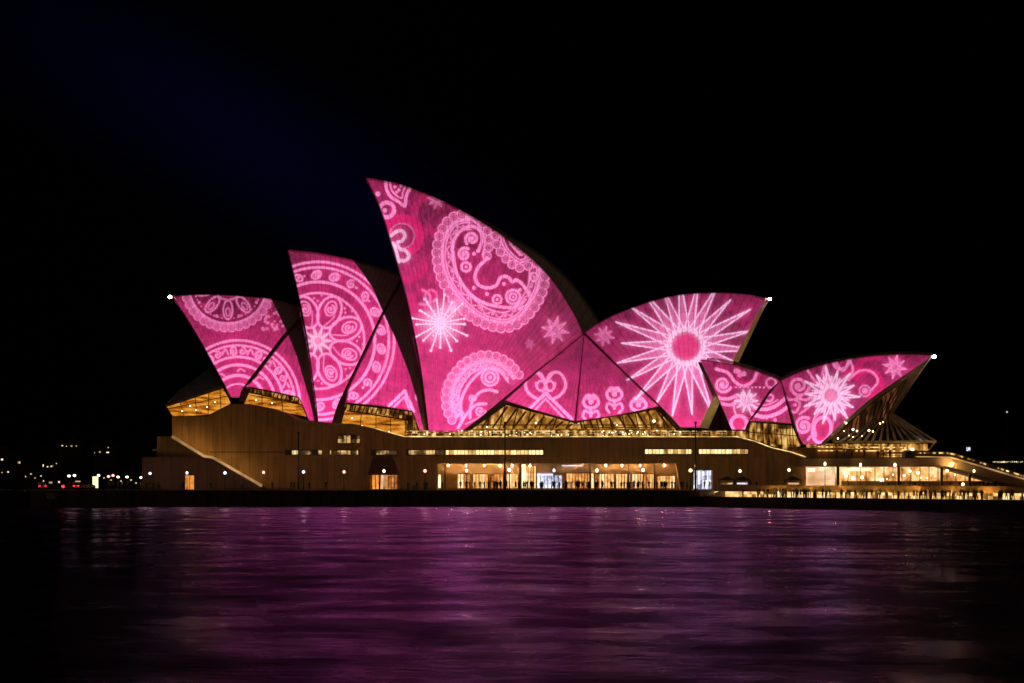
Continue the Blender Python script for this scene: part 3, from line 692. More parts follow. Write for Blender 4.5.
# stair flank on the north-west corner
YS = -17.0
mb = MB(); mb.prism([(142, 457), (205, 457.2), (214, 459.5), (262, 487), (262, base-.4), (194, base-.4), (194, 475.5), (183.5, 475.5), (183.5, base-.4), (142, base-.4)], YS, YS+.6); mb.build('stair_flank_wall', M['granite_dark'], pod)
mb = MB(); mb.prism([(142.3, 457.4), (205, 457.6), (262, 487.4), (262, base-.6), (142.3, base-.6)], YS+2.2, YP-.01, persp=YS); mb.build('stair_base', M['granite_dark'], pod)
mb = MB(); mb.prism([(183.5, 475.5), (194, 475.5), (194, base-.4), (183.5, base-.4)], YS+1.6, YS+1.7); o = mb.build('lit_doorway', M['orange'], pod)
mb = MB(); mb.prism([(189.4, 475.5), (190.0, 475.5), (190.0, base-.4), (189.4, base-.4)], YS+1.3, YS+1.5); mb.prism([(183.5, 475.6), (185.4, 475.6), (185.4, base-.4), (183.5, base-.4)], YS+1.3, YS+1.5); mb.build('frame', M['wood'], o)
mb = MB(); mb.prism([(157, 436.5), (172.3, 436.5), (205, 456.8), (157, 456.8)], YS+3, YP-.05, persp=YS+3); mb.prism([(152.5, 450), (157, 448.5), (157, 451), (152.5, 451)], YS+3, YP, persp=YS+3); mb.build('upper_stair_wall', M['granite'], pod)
mb = MB()
for i in range(26):
    t = i/26; x = lerp(172, 262, t); y = lerp(438, 488, t); a = P(x, y, YS+.7); b_ = P(x+90/26, 490, YS+.7); mb.box((a.x, YS+.62, a.z-.45), (b_.x-.002, YS+2.1, a.z))
mb.build('stair_flight', M['granite_floor'], pod)
mb = MB()
for a, b_ in (((172, 436.3), (204.5, 456.3)), ((204.5, 456.3), (212, 457)), ((212, 457), (262, 486))): mb.bar(P(*a, YS-.1), P(*b_, YS-.1), .35, .5)
hr = mb.build('lit_handrail', M['rail_glow'], pod)
for i in range(8):
    t_ = (i+.4)/8; p = P(lerp(172, 258, t_), lerp(437, 484, t_)+2, YS+4.6)
    li = bpy.data.lights.new('stair_fill', 'POINT'); li.energy = 42; li.color = (1, .64, .2); li.shadow_soft_size = .25  # unseen lamp without a fitting, added to wash the stair wall gold
    lo_ = bpy.data.objects.new('stair_fill', li); COL.objects.link(lo_); lo_.parent = pod; lo_.location = p+Vector((0, 0, 1.2))-ROOTLOC[pod.name]

# terrace balustrade
bal = empty('terrace_balustrade', P(570, 437, YP+1), 'bright bronze balustrade along the straight upper terrace edge of the podium', 'balustrade')
mb = MB(); mb.bar(P(405, 431.2, YP+.9), P(736, 431.2, YP+.9), .1, .1); mb.bar(P(405, 433.3, YP+.9), P(736, 433.3, YP+.9), .05, .05); mb.build('rail', M['beads'], bal)
post = None
for i in range(64):
    x = 405+i*331/63; p = P(x, 438, YP+.9); top = P(x, 431, YP+.9)
    if post is None:
        mb = MB(); mb.bar(p, top, .09); post = mb.build('post', M['bronze'], bal, loc=p-ROOTLOC[bal.name])
    else:
        c = post.copy(); COL.objects.link(c); c.parent = bal; c.location = p-ROOTLOC[bal.name]
lg = glow_cells('loggia_interior', .55, .5, [(.3, (.05, .02, .004)), (.55, (.5, .24, .05)), (.75, (1, .62, .2)), (.95, (1, .9, .55))], .95, 31, noise_scale=.7)
glazing(pod, [(407, 430.5), (470, 430.5), (470, 437.6), (407, 437.6)], 6.6, lg, barw=.1, name='loggia_glass')
glazing(pod, [(470.3, 429.5), (676, 429.5), (676, 437.6), (470.3, 437.6)], 6.6, lg, [(x, 429.5, x, 437.6) for x in range(476, 676, 8)], barw=.14, name='loggia_glass')
glazing(pod, [(676.3, 431), (735, 431), (735, 437.6), (676.3, 437.6)], -3, M['amber_dim'], [(x, 431, x, 437.6) for x in range(682, 735, 9)], barw=.12, name='loggia_glass')
glazing(pod, [(735.3, 431), (747, 430.5), (751, 441.5), (735.3, 437.6)], -2.6, M['amber_dim'], [(740, 431, 740, 439)], barw=.12, name='loggia_glass')
# strong lights of the loggia floor behind the balustrade
mb = MB()
rnd = random.Random(3)
for i in range(46):
    x = rnd.choice([rnd.uniform(462, 560), rnd.uniform(600, 672), rnd.uniform(410, 735)])
    mb.ball(P(x, rnd.uniform(430.5, 435.5), YP+rnd.uniform(3, 9)), rnd.uniform(.06, .15), 6, 4)
o = mb.build('loggia_lights', M['bulb'], pod); o['kind'] = 'stuff'

# ------------------------------------------------------------------ CONCOURSE to the south
con = empty('concourse_building', P(900, 489, -16), 'brightly lit open concourse under a broad stone slab below the smallest shells', 'concourse')
mb = MB(); mb.prism([(790, 447), (936, 451), (950, 452), (950, 459), (790, 459)], -9.5, 40, persp=-9.5); mb.build('upper_terrace', M['granite'], con)
mb = MB(); mb.prism([(805.5, 458.3), (948, 458.3), (1060, 491), (1060, 499), (948, 466.5), (805.5, 466.5)], -22, 30, persp=-22); mb.build('stair_slab', M['soffit'], con)
mb = MB(); mb.prism([(806, 466), (950, 466), (1050, 495), (1050, 497), (806, 497)], -6, -5.7, persp=-6)
g = mb.build('bar_glazing', M['bar'], con)
b = MB()
for x in range(812, 1024, 9): b.bar(P(x, 466+max(0, x-950)*.27, -6.3), P(x, 491, -6.3), .14)
b.bar(P(810, 488, -6.3), P(1021, 488, -6.3), .12)
b.build('mullion', M['bronze'], g)
mb = MB(); mb.prism([(806.5, 466.6), (835, 466.6), (835, 489), (806.5, 489)], -11, -10.6); mb.build('pale_screen', glow_cells('lit_pale_screen', 1.6, .9, [(.1, (.35, .16, .06)), (.45, (.8, .42, .2)), (.8, (1, .68, .4))], 1.0, 51, noise_scale=.35, cell=.25), con)
for x in (838, 899, 942, 970, 996):
    mb = MB(); y0 = 466.3+max(0, x-948)*.29; mb.prism([(x-1.1, y0), (x+1.1, y0), (x+1.1, 492), (x-1.1, 492)], -20, -19.2); mb.build('column', M['bronze'], con)
for x0, x1, y in ((808, 815, 470), (820, 833, 469), (842, 872, 469.5), (843, 850, 473)):
    mb = MB(); mb.prism([(x0, y-1.6), (x1, y-1.6), (x1, y+1.6), (x0, y+1.6)], -22.3, -22.1) if y < 465 else mb.prism([(x0, y-1.6), (x1, y-1.6), (x1, y+1.6), (x0, y+1.6)], -12.5, -12.3)
    mb.build('light_panel', M['pale_panel'] if y < 465 else M['cream'], con)
q_ = random.Random(5)
for x in (846, 853, 862, 871, 880, 887, 893, 904, 909, 918, 921, 927, 935, 947, 955, 963):
    bulbs(con, [(x, q_.uniform(470, 480)+max(0, x-945)*.25, -10.5)], q_.uniform(.12, .34))
mb = MB(); a = P(842, 481, -9); c = P(985, 487, -9); mb.box((a.x, -9, c.z), (c.x, -8, a.z)); mb.build('bar_counter', M['wood'], con)
bulbs(con, [(952, 464.5, -22.9)], .12, 'flood', 'ceiling_lamp')
mb = MB(); a = P(880, 478, -9.2); c = P(884, 481.5, -9.2); mb.box((a.x, -9.2, c.z), (c.x, -9.05, a.z)); mb.build('menu_board', M['cream'], con)
# strips of light on the terrace tiers and down the great stair
mb = MB()
for x0, x1, y in ((808, 822, 446.6), (826, 842, 447), (845, 868, 447.2), (870, 880, 447.3), (882, 906, 447.5), (818, 846, 450.6), (850, 880, 450.8), (884, 904, 451), (880, 915, 456.4), (886, 914, 454.6)):
    mb.bar(P(x0, y, -10), P(x1, y, -10), .22)
for x0, x1 in ((917, 921), (924, 929), (932, 936), (939, 944), (947, 955), (958, 963), (968, 974), (980, 987), (998, 1004), (1006, 1009), (1013, 1019), (1021, 1026)):
    f = lambda x: 453 if x < 950 else 453+(x-950)*.315
    mb.bar(P(x0, f(x0), -16), P(x1, f(x1), -16), .28)
mb.build('stair_light_strip', M['beads'], con)
mb = MB(); mb.bar(P(916, 456.6, -22.3), P(950, 457.2, -22.3), .2); mb.bar(P(950, 457.2, -22.3), P(1060, 489.6, -22.3), .22, .3); mb.build('handrail', M['rail_glow'], con)
mb = MB(); mb.prism([(905, 452), (955, 452.5), (1070, 489), (1070, 500), (955, 468), (905, 462)], -14, 20, persp=-14); mb.build('great_stair', M['granite_floor'], con)
mb = MB(); mb.prism([(982, 483), (1024, 483), (1024, 490), (982, 490)], -13, -12.6); mb.build('back_wall', M['granite'], con)

# lower bar: brown parapet over a bright recess
lb = empty('waterside_bar', (lower_in[1][0], -45, 1.8), 'low waterside bar glowing in a slot beneath the brown parapet', 'bar')
def off(pts, d): return [(x+d*.40, y+d*.92) for x, y in pts]
wall_run(off(lower_in, -.6), 2.85, 4.05, 1.0).build('parapet', M['granite'], lb)
slotm = glow_cells('bar_slot_interior', .7, .55, [(.2, (.03, .012, .003)), (.42, (.35, .16, .035)), (.6, (.95, .56, .18)), (.9, (1, .86, .52))], 1.2, 77, noise_scale=.22, cell=.4)
wall_run(off(lower_in, -.4), 1.8, 2.84, .3).build('lit_counter', slotm, lb)
pb = None
for k in range(26):
    t_ = k/25; x_ = lerp(lower_in[1][0], lower_in[2][0], t_)-.5; y_ = lerp(lower_in[1][1], lower_in[2][1], t_)-.95
    if pb is None:
        b_ = MB(); b_.box((x_-.14, y_-.1, 1.8), (x_+.14, y_+.1, 2.845)); pb = b_.build('post', M['bronze'], lb, loc=Vector((x_, y_, 1.8))-ROOTLOC[lb.name])
    else:
        c_ = pb.copy(); COL.objects.link(c_); c_.parent = lb; c_.location = Vector((x_, y_, 1.8))-ROOTLOC[lb.name]
mb = MB(); a = P(704, 498, -36.5); c = P(728, 488, -33)
mb.add([a, a+Vector((0, 2.2, 0)), c+Vector((0, 2.2, 0)), c, Vector((c.x, c.y, 1.8)), Vector((c.x, c.y+2.2, 1.8))], [(0,3,2,1), (0,4,3), (1,2,5), (3,4,5,2), (0,1,5,4)])
o = mb.build('ramp', M['granite_floor']); tag(o, 'short stone ramp climbing from the waterside bar to the promenade', 'ramp')

# ------------------------------------------------------------------ PROJECTOR with its slide
PX0, PY0, PS = 160, 168, 3
PW, PH = (945-PX0)*PS, (452-PY0)*PS
class Slide:
    """the paisley slide, drawn as line work in numpy"""
    def __init__(s):
        s.line = np.zeros((PH, PW), np.float32); s.white = np.zeros((PH, PW), np.float32)
        s.hot = np.zeros((PH, PW), np.float32); s.dark = np.zeros((PH, PW), np.float32)
    def win(s, x0, y0, x1, y1):
        a = max(0, int((x0-PX0)*PS)-2); b = min(PW, int((x1-PX0)*PS)+3); c = max(0, int((y0-PY0)*PS)-2); d = min(PH, int((y1-PY0)*PS)+3)
        if a >= b or c >= d: return None
        xs = (np.arange(a, b)+.5)/PS+PX0; ys = (np.arange(c, d)+.5)/PS+PY0
        return (slice(c, d), slice(a, b)), xs[None, :], ys[:, None]
    def put(s, lay, sl, v):
        A = getattr(s, lay); A[sl] = np.maximum(A[sl], v)
    def stroke(s, pts, w=1.2, v=1.0, lay='line', soft=.85, close=False):
        w = w*1.42
        pts = np.asarray(pts, float)
        if close: pts = np.vstack([pts, pts[:1]])
        h = w/2
        for (x0, y0), (x1, y1) in zip(pts[:-1], pts[1:]):
            W_ = s.win(min(x0, x1)-h-1, min(y0, y1)-h-1, max(x0, x1)+h+1, max(y0, y1)+h+1)
            if W_ is None: continue
            sl, X, Y = W_
            dx, dy = x1-x0, y1-y0; L = dx*dx+dy*dy+1e-9
            t = np.clip(((X-x0)*dx+(Y-y0)*dy)/L, 0, 1)
            d = np.hypot(X-x0-t*dx, Y-y0-t*dy)
            s.put(lay, sl, v*np.clip((h-d)/soft+.5, 0, 1))
    def curve(s, pts, w=1.2, v=1.0, lay='line', n=40, close=False):
        if close: pts = list(pts)+[pts[0]]
        s.stroke(resample(pts, n), w, v, lay)
    def ring(s, x, y, r, w=1.2, v=1.0, lay='line', ry=None, rot=0, a0=0, a1=360):
        n = max(10, int(r*2.2)); a = np.radians(np.linspace(a0, a1, n)); ry = ry or r
        px, py = r*np.cos(a), ry*np.sin(a); c, q = math.cos(rot), math.sin(rot)
        s.stroke(np.stack([x+px*c-py*q, y+px*q+py*c], 1), w, v, lay)
    def disc(s, x, y, r, v=1.0, lay='line', soft=.6):
        W_ = s.win(x-r-1, y-r-1, x+r+1, y+r+1)
        if W_ is None: return
        sl, X, Y = W_; s.put(lay, sl, v*np.clip((r-np.hypot(X-x, Y-y))/soft+.5, 0, 1))
    def glow(s, x, y, r, v=.6, lay='line'):
        W_ = s.win(x-r, y-r, x+r, y+r)
        if W_ is None: return
        sl, X, Y = W_; s.put(lay, sl, v*np.clip(1-np.hypot(X-x, Y-y)/r, 0, 1)**1.4)
    def poly(s, pts, v=1.0, lay='line'):
        p = np.asarray(pts, float); W_ = s.win(p[:, 0].min(), p[:, 1].min(), p[:, 0].max(), p[:, 1].max())
        if W_ is None: return
        sl, X, Y = W_; ins = np.zeros(np.broadcast(X, Y).shape, bool)
        for (x0, y0), (x1, y1) in zip(p, np.roll(p, -1, 0)):
            if y0 == y1: continue
            ins ^= ((y0 > Y) != (y1 > Y)) & (X < (x1-x0)*(Y-y0)/(y1-y0)+x0)
        s.put(lay, sl, v*ins)
    def spiral(s, x, y, r, turns=1.6, w=1.4, v=1.0, ph=0, hand=1, lay='line'):
        t = np.linspace(0, 1, 34); a = ph+hand*2*math.pi*turns*t; q = r*(1-.86*t)
        s.stroke(np.stack([x+q*np.cos(a), y+q*np.sin(a)], 1), w, v, lay); s.disc(x, y, r*.2, v, lay)
    def scallop(s, pts, r, w=1.2, v=1.0, fill=.24, smooth=True):
        L = resample(pts, 400, smooth); d = np.r_[0, np.cumsum(np.hypot(*np.diff(L, axis=0).T))]
        n = max(3, int(d[-1]/(r*1.5))); u = np.linspace(0, d[-1], n)
        C_ = np.stack([np.interp(u, d, L[:, 0]), np.interp(u, d, L[:, 1])], 1)
        W_ = s.win(C_[:, 0].min()-r-2, C_[:, 1].min()-r-2, C_[:, 0].max()+r+2, C_[:, 1].max()+r+2)
        sl, X, Y = W_; D = np.full(np.broadcast(X, Y).shape, 1e3, np.float32)
        for x, y in C_: np.minimum(D, np.hypot(X-x, Y-y), out=D)
        s.put('line', sl, v*np.clip((w/2-np.abs(D-r+w/2))/.9+.6, 0, 1)); s.put('line', sl, fill*np.clip((r-D)/.8+.5, 0, 1))
        s.put('line', sl, .5*v*np.clip((.55-np.abs(D-r*.45))/.8+.5, 0, 1))
    def burst(s, x, y, n, r0, r1, w=1.0, base=.18, v=1.0, lay='white', ph=0, alt=1.0, fill=.35):
        for k in range(n):
            a = ph+2*math.pi*k/n; r = r1*(alt if k % 2 else 1); b = base
            A = (x+r0*math.cos(a-b), y+r0*math.sin(a-b)); B = (x+r*math.cos(a), y+r*math.sin(a)); C_ = (x+r0*math.cos(a+b), y+r0*math.sin(a+b))
            s.poly([A, B, C_], fill, 'line'); s.stroke([A, B, C_], w, v, lay)
    def star(s, x, y, r, n=8, v=.8):
        s.burst(x, y, n, r*.36, r, 1.0, .42, v*.9, 'line', .2, .92, v*.6); s.glow(x, y, r*1.1, v*.6)
        s.ring(x, y, r*.3, 1.2, v*.9); s.disc(x, y, r*.14, v*.5, 'hot')

SLIDES = {k: Slide() for k in ('main', 'middle', 'north', 'infill', 'south', 'cafe')}
G = SLIDES['main']
def offset_curve(pts, d, n=120):
    L = resample(pts, n); t = np.gradient(L, axis=0); t /= np.hypot(*t.T)[:, None]+1e-9
    return np.stack([L[:, 0]-t[:, 1]*d, L[:, 1]+t[:, 0]*d], 1)
def lace(outer, r, hand, bands=(7.5, 9.3, 16), beads=True, v=.95):
    G.scallop(outer, r, v=v); G.stroke(offset_curve(outer, hand*(bands[0]+bands[-1])*.5), bands[-1]-bands[0], .10)
    for k, b in enumerate(bands): G.stroke(offset_curve(outer, hand*b), 1.7 if k == 0 else 1.2, v)
    if beads:
        a = offset_curve(outer, hand*(bands[-2]+1), 56); c = offset_curve(outer, hand*(bands[-1]-.6), 56)
        z = [a[i] if i % 4 == 0 else c[i] for i in range(0, 56, 2)]; G.stroke(z, 1.0, v*.85)
        m = (a+c)/2
        for i in range(2, 54, 4): G.disc(*m[i], 1.5, v*.85)
# --- tallest sail: the big paisley
big = [(470, 214), (462, 214.6), (450.4, 219), (442, 230), (437.6, 244), (437, 260), (441, 277), (449, 293), (460, 307), (474, 319), (490, 326), (506.6, 328), (520.7, 322), (532.4, 310), (540.6, 296), (544.5, 283), (545, 268)]
lace(big, 5.2, -1, (5.8, 8.4, 15.5))
top = [(470, 213), (478, 219), (485, 227), (489, 238), (488.5, 248), (487, 256)]
G.scallop(top, 4.6); G.stroke(offset_curve(top, 4.5), 1.2, .9)
for q in ([(487, 258), (483, 262.6), (478.5, 267), (475, 276.7), (478.5, 285), (488, 288), (496, 285.5), (499.6, 279), (504, 276.5), (509, 278), (512, 282), (516, 280), (521, 283), (525, 288), (530, 297), (527, 305), (519, 309)],
          [(452, 250), (455, 238), (462, 230), (472, 226.5), (480, 231), (482, 240), (479, 250)],
          [(453, 252), (455, 268), (461, 282), (471, 295), (484, 303), (500, 307), (514, 307), (523, 302)]):
    G.curve(q, 2.3, 1.0, n=70)
G.spiral(472, 239, 7.0, 1.5, 2.1, 1, 2.4); G.spiral(464.5, 254.5, 6.8, 1.5, 2.1, 1, -1, -1)
G.ring(466, 267, 4.6, 1.8); G.disc(466, 267, 1.5); G.ring(497, 299.6, 4.4, 1.7); G.disc(497, 299.6, 1.4)
G.ring(513, 297, 7, 1.8); G.ring(513, 297, 3.6, 1.5); G.disc(513, 297, 1.3); G.ring(534, 277, 4.2, 1.5); G.disc(534, 277, 1.4)
for x, y in ((474, 254), (478, 251), (504, 284), (520, 290), (487, 294), (474, 288)): G.disc(x, y, 1.9)
for k in range(26):
    t = k/25; c = offset_curve(big, -11.5, 26)[k]; G.disc(c[0], c[1], .9, .9)
# second paisley half over the ridge
arc = [(495, 236), (496.5, 244), (501, 253), (510, 263), (519, 268), (528, 266), (536, 263)]
G.scallop(arc, 4.6); G.stroke(offset_curve(arc, -5.5), 1.3); G.stroke(offset_curve(arc, -8), 1.1); G.stroke(offset_curve(arc, -13), 1.3)
G.spiral(519, 247, 5.5, 1.5, 1.4); G.disc(511, 244, 1.6); G.disc(526, 256, 1.6)
# white sunburst
G.glow(440.5, 323.5, 26, .75, 'white')
jit = [rnd.uniform(-.09, .09) for _ in range(17)]
for k in range(17):
    a = 2*math.pi*k/17+.08; r = 29 if k % 2 else 24
    G.stroke([(440.5+6*math.cos(a), 323.5+6*math.sin(a)), (440.5+r*math.cos(a+jit[k]), 323.5+r*math.sin(a+jit[k]))], 1.05, .95, 'white')
    G.disc(440.5+r*math.cos(a+jit[k]), 323.5+r*math.sin(a+jit[k]), 1.4, .9, 'white')
G.disc(440.5, 323.5, 6.5, .8, 'white'); G.ring(440.5, 323.5, 10.5, 1.0, .8, 'white')
for k in range(12):
    a = 2*math.pi*k/12; G.disc(440.5+14*math.cos(a), 323.5+14*math.sin(a), 1.2, .8, 'white')
G.glow(452, 310, 14, .6, 'white'); G.disc(440.5, 323.5, 2.2, 1, 'hot')
# lower paisley
low = [(452, 420), (446.5, 409), (446, 394), (449, 382), (454.6, 373), (462, 364.5), (471, 359), (480, 355.5), (489, 355), (498, 357), (507, 361.5), (514, 368), (519, 375)]
lace(low, 4.6, 1, (5.6, 7.4, 13), v=.9)
G.ring(490, 377.5, 8.3, 1.6); G.ring(490, 377.5, 5, 1.8); G.disc(490, 377.5, 2)
for q in ([(462, 420), (461, 402), (467, 387), (477, 375), (489, 368), (500, 371), (507, 380)], [(470, 418), (471, 405), (479, 393), (489, 390), (497, 392)], [(458, 428), (466, 415), (476, 405), (486, 404)]): G.curve(q, 2.0, .95)
for k in range(12): c = resample([(457, 415), (456, 398), (462, 383), (473, 370), (488, 363)], 12)[k]; G.ring(c[0], c[1], 2.1, 1.0, .9)
G.spiral(480, 411, 5.5, 1.5, 1.4); G.spiral(472, 398, 4, 1.4, 1.2)
for k in range(9): G.disc(466+k*2.1, 424-k*1.0, 1.0, .8)
# small stars, heart, rings near the tip
G.star(555, 330, 14, 8, .8); G.star(436.5, 199.5, 9.5, 8, .55); G.star(530, 344, 5, 6, .35)
G.curve([(386, 181), (386.5, 189), (391, 197), (399, 202), (405, 206), (406, 197), (410, 188)], 2.2, .85); G.curve([(390, 183), (391.5, 190), (397, 196), (402, 198), (403, 192), (405, 187)], 1.3, .75)
for x, y in ((395, 187), (399, 190), (397, 192), (401, 186)): G.disc(x, y, 1.6, .75)
G.ring(386.8, 210, 7.4, 2.8, .85); G.disc(385, 210.5, 2.4, .8); G.disc(378, 194, 2.6, .8)
G.ring(402, 236, 17.5, 6.0, .8, 'hot', a0=-170, a1=60); G.ring(402, 236, 12.5, 1, .4)
G.curve([(391, 236), (396, 232), (402, 231), (405, 236), (402, 241), (397, 243), (400, 249), (406, 251), (409, 257), (404, 261), (397, 259)], 2.4, .62, 'white', 60)
G.curve([(393, 243), (396, 250), (399, 262)], 2.2, .8, 'white')
G.ring(405, 258, 22, 5, .6, 'hot', a0=20, a1=130); G.ring(432, 214, 18, 5, .35, 'hot', a0=60, a1=290); G.ring(425, 305, 14, 4, .4, 'hot', a0=150, a1=330)
G.ring(415, 372, 10, 3, .3, 'hot'); G.curve([(423, 290), (430, 296), (428, 304), (420, 304)], 2, .45); G.ring(431, 296, 6, 1.5, .4)
# --- middle sail: the mandala
G = SLIDES['middle']
cx, cy = 318, 341
for r, w, v in ((79, 1.8, .9), (73.5, 1.8, .9), (59, 2.0, .9), (48, 1.6, .85)): G.ring(cx, cy, r*.965, w, v, ry=r)
for k in range(8):
    a = 2*math.pi*(k+.5)/8; ux, uy = math.cos(a), math.sin(a); c = (cx+ux*30, cy+uy*31)
    G.ring(c[0], c[1], 16.5, 1.7, .9, ry=11.2, rot=a); G.ring(c[0]+ux*4, c[1]+uy*4, 7.5, 1.2, .8, ry=5.4, rot=a)
    G.spiral(c[0]+ux*3, c[1]+uy*3, 4.6, 1.4, 1.2, .85, a); G.curve([(cx+ux*16, cy+uy*16), (cx+ux*24-uy*4, cy+uy*24+ux*4), (cx+ux*30-uy*6, cy+uy*30+ux*6)], 1, .6)
    for q in (-4, 0, 4): G.disc(cx+math.cos(a+.39)*(39+abs(q))-uy*q, cy+math.sin(a+.39)*(40+abs(q))+ux*q, 1.1, .7)
G.burst(cx, cy, 10, 4, 13, 1.5, .3, .6); G.glow(cx, cy, 13, .35, 'white'); G.disc(cx, cy, 3.5, .8, 'hot')
for k in range(22):
    a = 2*math.pi*k/22+.12; r = 66; x, y = cx+math.cos(a)*r*.965, cy+math.sin(a)*r
    if k % 4 < 2: G.ring(x, y, 5, 1.5, .85, ry=3.6, rot=a+1.0); G.spiral(x, y, 2.8, 1.2, 1.1, .85, a)
    elif k % 4 == 2: G.spiral(x, y, 4.6, 1.3, 1.5, .85, a, -1); G.disc(x-math.sin(a)*6, y+math.cos(a)*6, 1.5, .8)
    else: G.ring(x, y, 4.4, 1.5, .8, ry=3.0, rot=a-.8); G.disc(x, y, 1.6, .8); G.disc(x-math.sin(a)*6, y+math.cos(a)*6, 1.3, .7)
G.stroke([(389, 406), (404.7, 391), (413.5, 411.5)], 2.0, .95); G.stroke([(394, 407), (404.5, 397), (410, 411)], 1.4, .9)
for y in (371, 379, 387, 395): G.ring(419.5, y+2, 4, 1.4, .8)
G.stroke([(414, 372), (420, 395), (424, 412)], 1.2, .8)
# --- northern sail
G = SLIDES['north']
cx, cy = 228, 287
half = [(cx+43*math.cos(a), cy+41*math.sin(a)) for a in np.linspace(.1, math.pi-.1, 24)]
G.scallop(half, 4.4, 1.0, .75, .3); G.ring(cx, cy, 38.5, 1.6, .72, ry=36.5); G.ring(cx, cy, 36.5, 2.4, .8, 'dark', ry=34.5)
for k in range(9):
    a = math.pi*(k+.5)/9; ux, uy = math.cos(a), math.sin(a)
    if k % 2 == 0: G.ring(cx+ux*24, cy+uy*23, 9.5, 1.3, .7, ry=4.6, rot=a); G.ring(cx+ux*26, cy+uy*25, 4.2, 1.0, .6, ry=2.2, rot=a)
    else: G.curve([(cx+ux*14-uy*5, cy+uy*13+ux*5), (cx+ux*22+uy*2, cy+uy*21-ux*2), (cx+ux*31-uy*3, cy+uy*29+ux*3)], 5.0, .8, 'dark'); G.disc(cx+ux*33, cy+uy*31, 1.6, .6)
for k in range(26): a = math.pi*(k+.5)/26; G.disc(cx+33.5*math.cos(a), cy+31.5*math.sin(a), .9, .55)
G.ring(cx, cy, 13, 1.4, .55)
cx, cy = 238, 402
for r, w in ((61.5, 1.8), (56.5, 1.6), (45, 1.8), (37, 2.0), (26.5, 2.2), (18, 1.2)): G.ring(cx, cy, r, w, .82)
for k in range(20):
    a = -math.pi+k*math.pi/19; x, y = cx+51*math.cos(a), cy+51*math.sin(a)
    if k % 3 == 0: G.ring(x, y, 4, 1.4, .8, ry=2.9, rot=a); G.spiral(x, y, 2.2, 1, 1, .7)
    elif k % 3 == 1: G.spiral(x, y, 4, 1.2, 1.4, .75, a); G.disc(x-math.sin(a)*5.5, y+math.cos(a)*5.5, 1.4, .7)
    else: G.curve([(x-3, y+2), (x, y-3), (x+3, y+2)], 1.5, .65)
    if k % 4 == 2: G.curve([(cx+31*math.cos(a)-3, cy+31*math.sin(a)), (cx+31*math.cos(a), cy+31*math.sin(a)-2), (cx+31*math.cos(a)+4, cy+31*math.sin(a))], 1.3, .6)
for k in range(30): G.disc(rnd.uniform(262, 284), rnd.uniform(312, 330), rnd.uniform(.8, 1.8), .5)
# --- infill shells at the saddle
G = SLIDES['infill']
for sx in (-1, 1):
    G.curve([(545.5, 394), (545.5+sx*7, 399), (545.5+sx*17, 393), (545.5+sx*20, 383), (545.5+sx*14, 373), (545.5+sx*5, 374), (545.5, 384)], 2.0, .95, n=50)
    G.ring(545.5+sx*4.5, 386, 4.2, 1.5, .95, ry=5); G.curve([(545.5, 393), (545.5+sx*8, 389), (545.5+sx*10, 383)], 1.3, .8)
    G.stroke([(545.5, 393), (545.5+sx*26, 419)], 2.2, .95); G.stroke([(545.5, 399), (545.5+sx*18, 418)], 1.5, .8)
G.disc(545.5, 388, 2.6, .9); G.curve([(538, 374), (545.5, 381), (553, 374)], 1.6, .9)
for x, y in ((591, 402), (614.5, 394.5), (638.5, 405)):
    G.ring(x, y, 7.6, 2.2, .95, ry=6.2); G.disc(x, y, 2.6, .9); G.ring(x-3, y-5, 2.4, 1.2, .85); G.ring(x+3, y-5, 2.4, 1.2, .85)
    G.stroke([(x, y+6), (x, y+14)], 2.0, .9)
    for sx in (-1, 1): G.curve([(x, y+12), (x+sx*6, y+9), (x+sx*8, y+14), (x+sx*5, y+18)], 1.8, .9)
# --- southern sail: the great sunburst
G = SLIDES['south']
cx, cy = 686, 346.5
G.glow(cx, cy, 34, .5, 'white'); G.ring(cx, cy, 17.5, 3.0, .8, 'white')
for n_, r0, r1, bs, w, ph in ((11, 19, 74, .27, 1.05, .05), (11, 19, 68, .25, 1.0, .05+math.pi/11)):
    G.burst(cx, cy, n_, r0, r1, w, bs, .95, 'white', ph, .95, .38)
    for k in range(n_):
        a = 2*math.pi*k/n_+ph; G.stroke([(cx+20*math.cos(a), cy+20*math.sin(a)), (cx+r1*.62*math.cos(a), cy+r1*.62*math.sin(a))], 1.0, .55, 'dark')
        G.disc(cx+15.5*math.cos(a), cy+15.5*math.sin(a), 1.6, .9, 'white')
HOLE = (cx, cy, 13.2)
G.star(604.5, 336, 10, 8, .6)
# --- restaurant shells
G = SLIDES['cafe']
G.spiral(723, 384.5, 8.4, 1.7, 2.0, .9, .4); G.curve([(716, 369), (728, 373), (735, 382), (744, 386), (753, 381), (757, 373)], 2.2, .85)
for x, y in ((736, 371), (740, 375), (744, 374), (739, 372)): G.disc(x, y, 2.6, .75)
G.burst(746.5, 401, 10, 4, 11.5, 1.1, .3, .75, fill=.1); G.glow(746.5, 401, 14, .6, 'white'); G.disc(743, 394, 2.4, .8, 'white'); G.disc(750, 395, 2.2, .8, 'white')
for k in range(8): G.disc(736+k*4, 387.5, 1.1, .8)
G.ring(739, 424, 8, 2.6, .8); G.ring(739, 424, 5, 8, .6, 'hot'); G.curve([(718, 398), (728, 399), (736, 396)], 2.4, .8); G.curve([(722, 404), (731, 405), (736, 402)], 2.4, .8)
G.curve([(736, 415), (734, 407), (737, 400)], 1.5, .8); G.ring(769.5, 398, 4.0, 1.6, .8, ry=3.2, rot=-.5); G.ring(771, 383, 5, 1.6, .7); G.ring(748, 372, 11, 3, .5, 'hot')
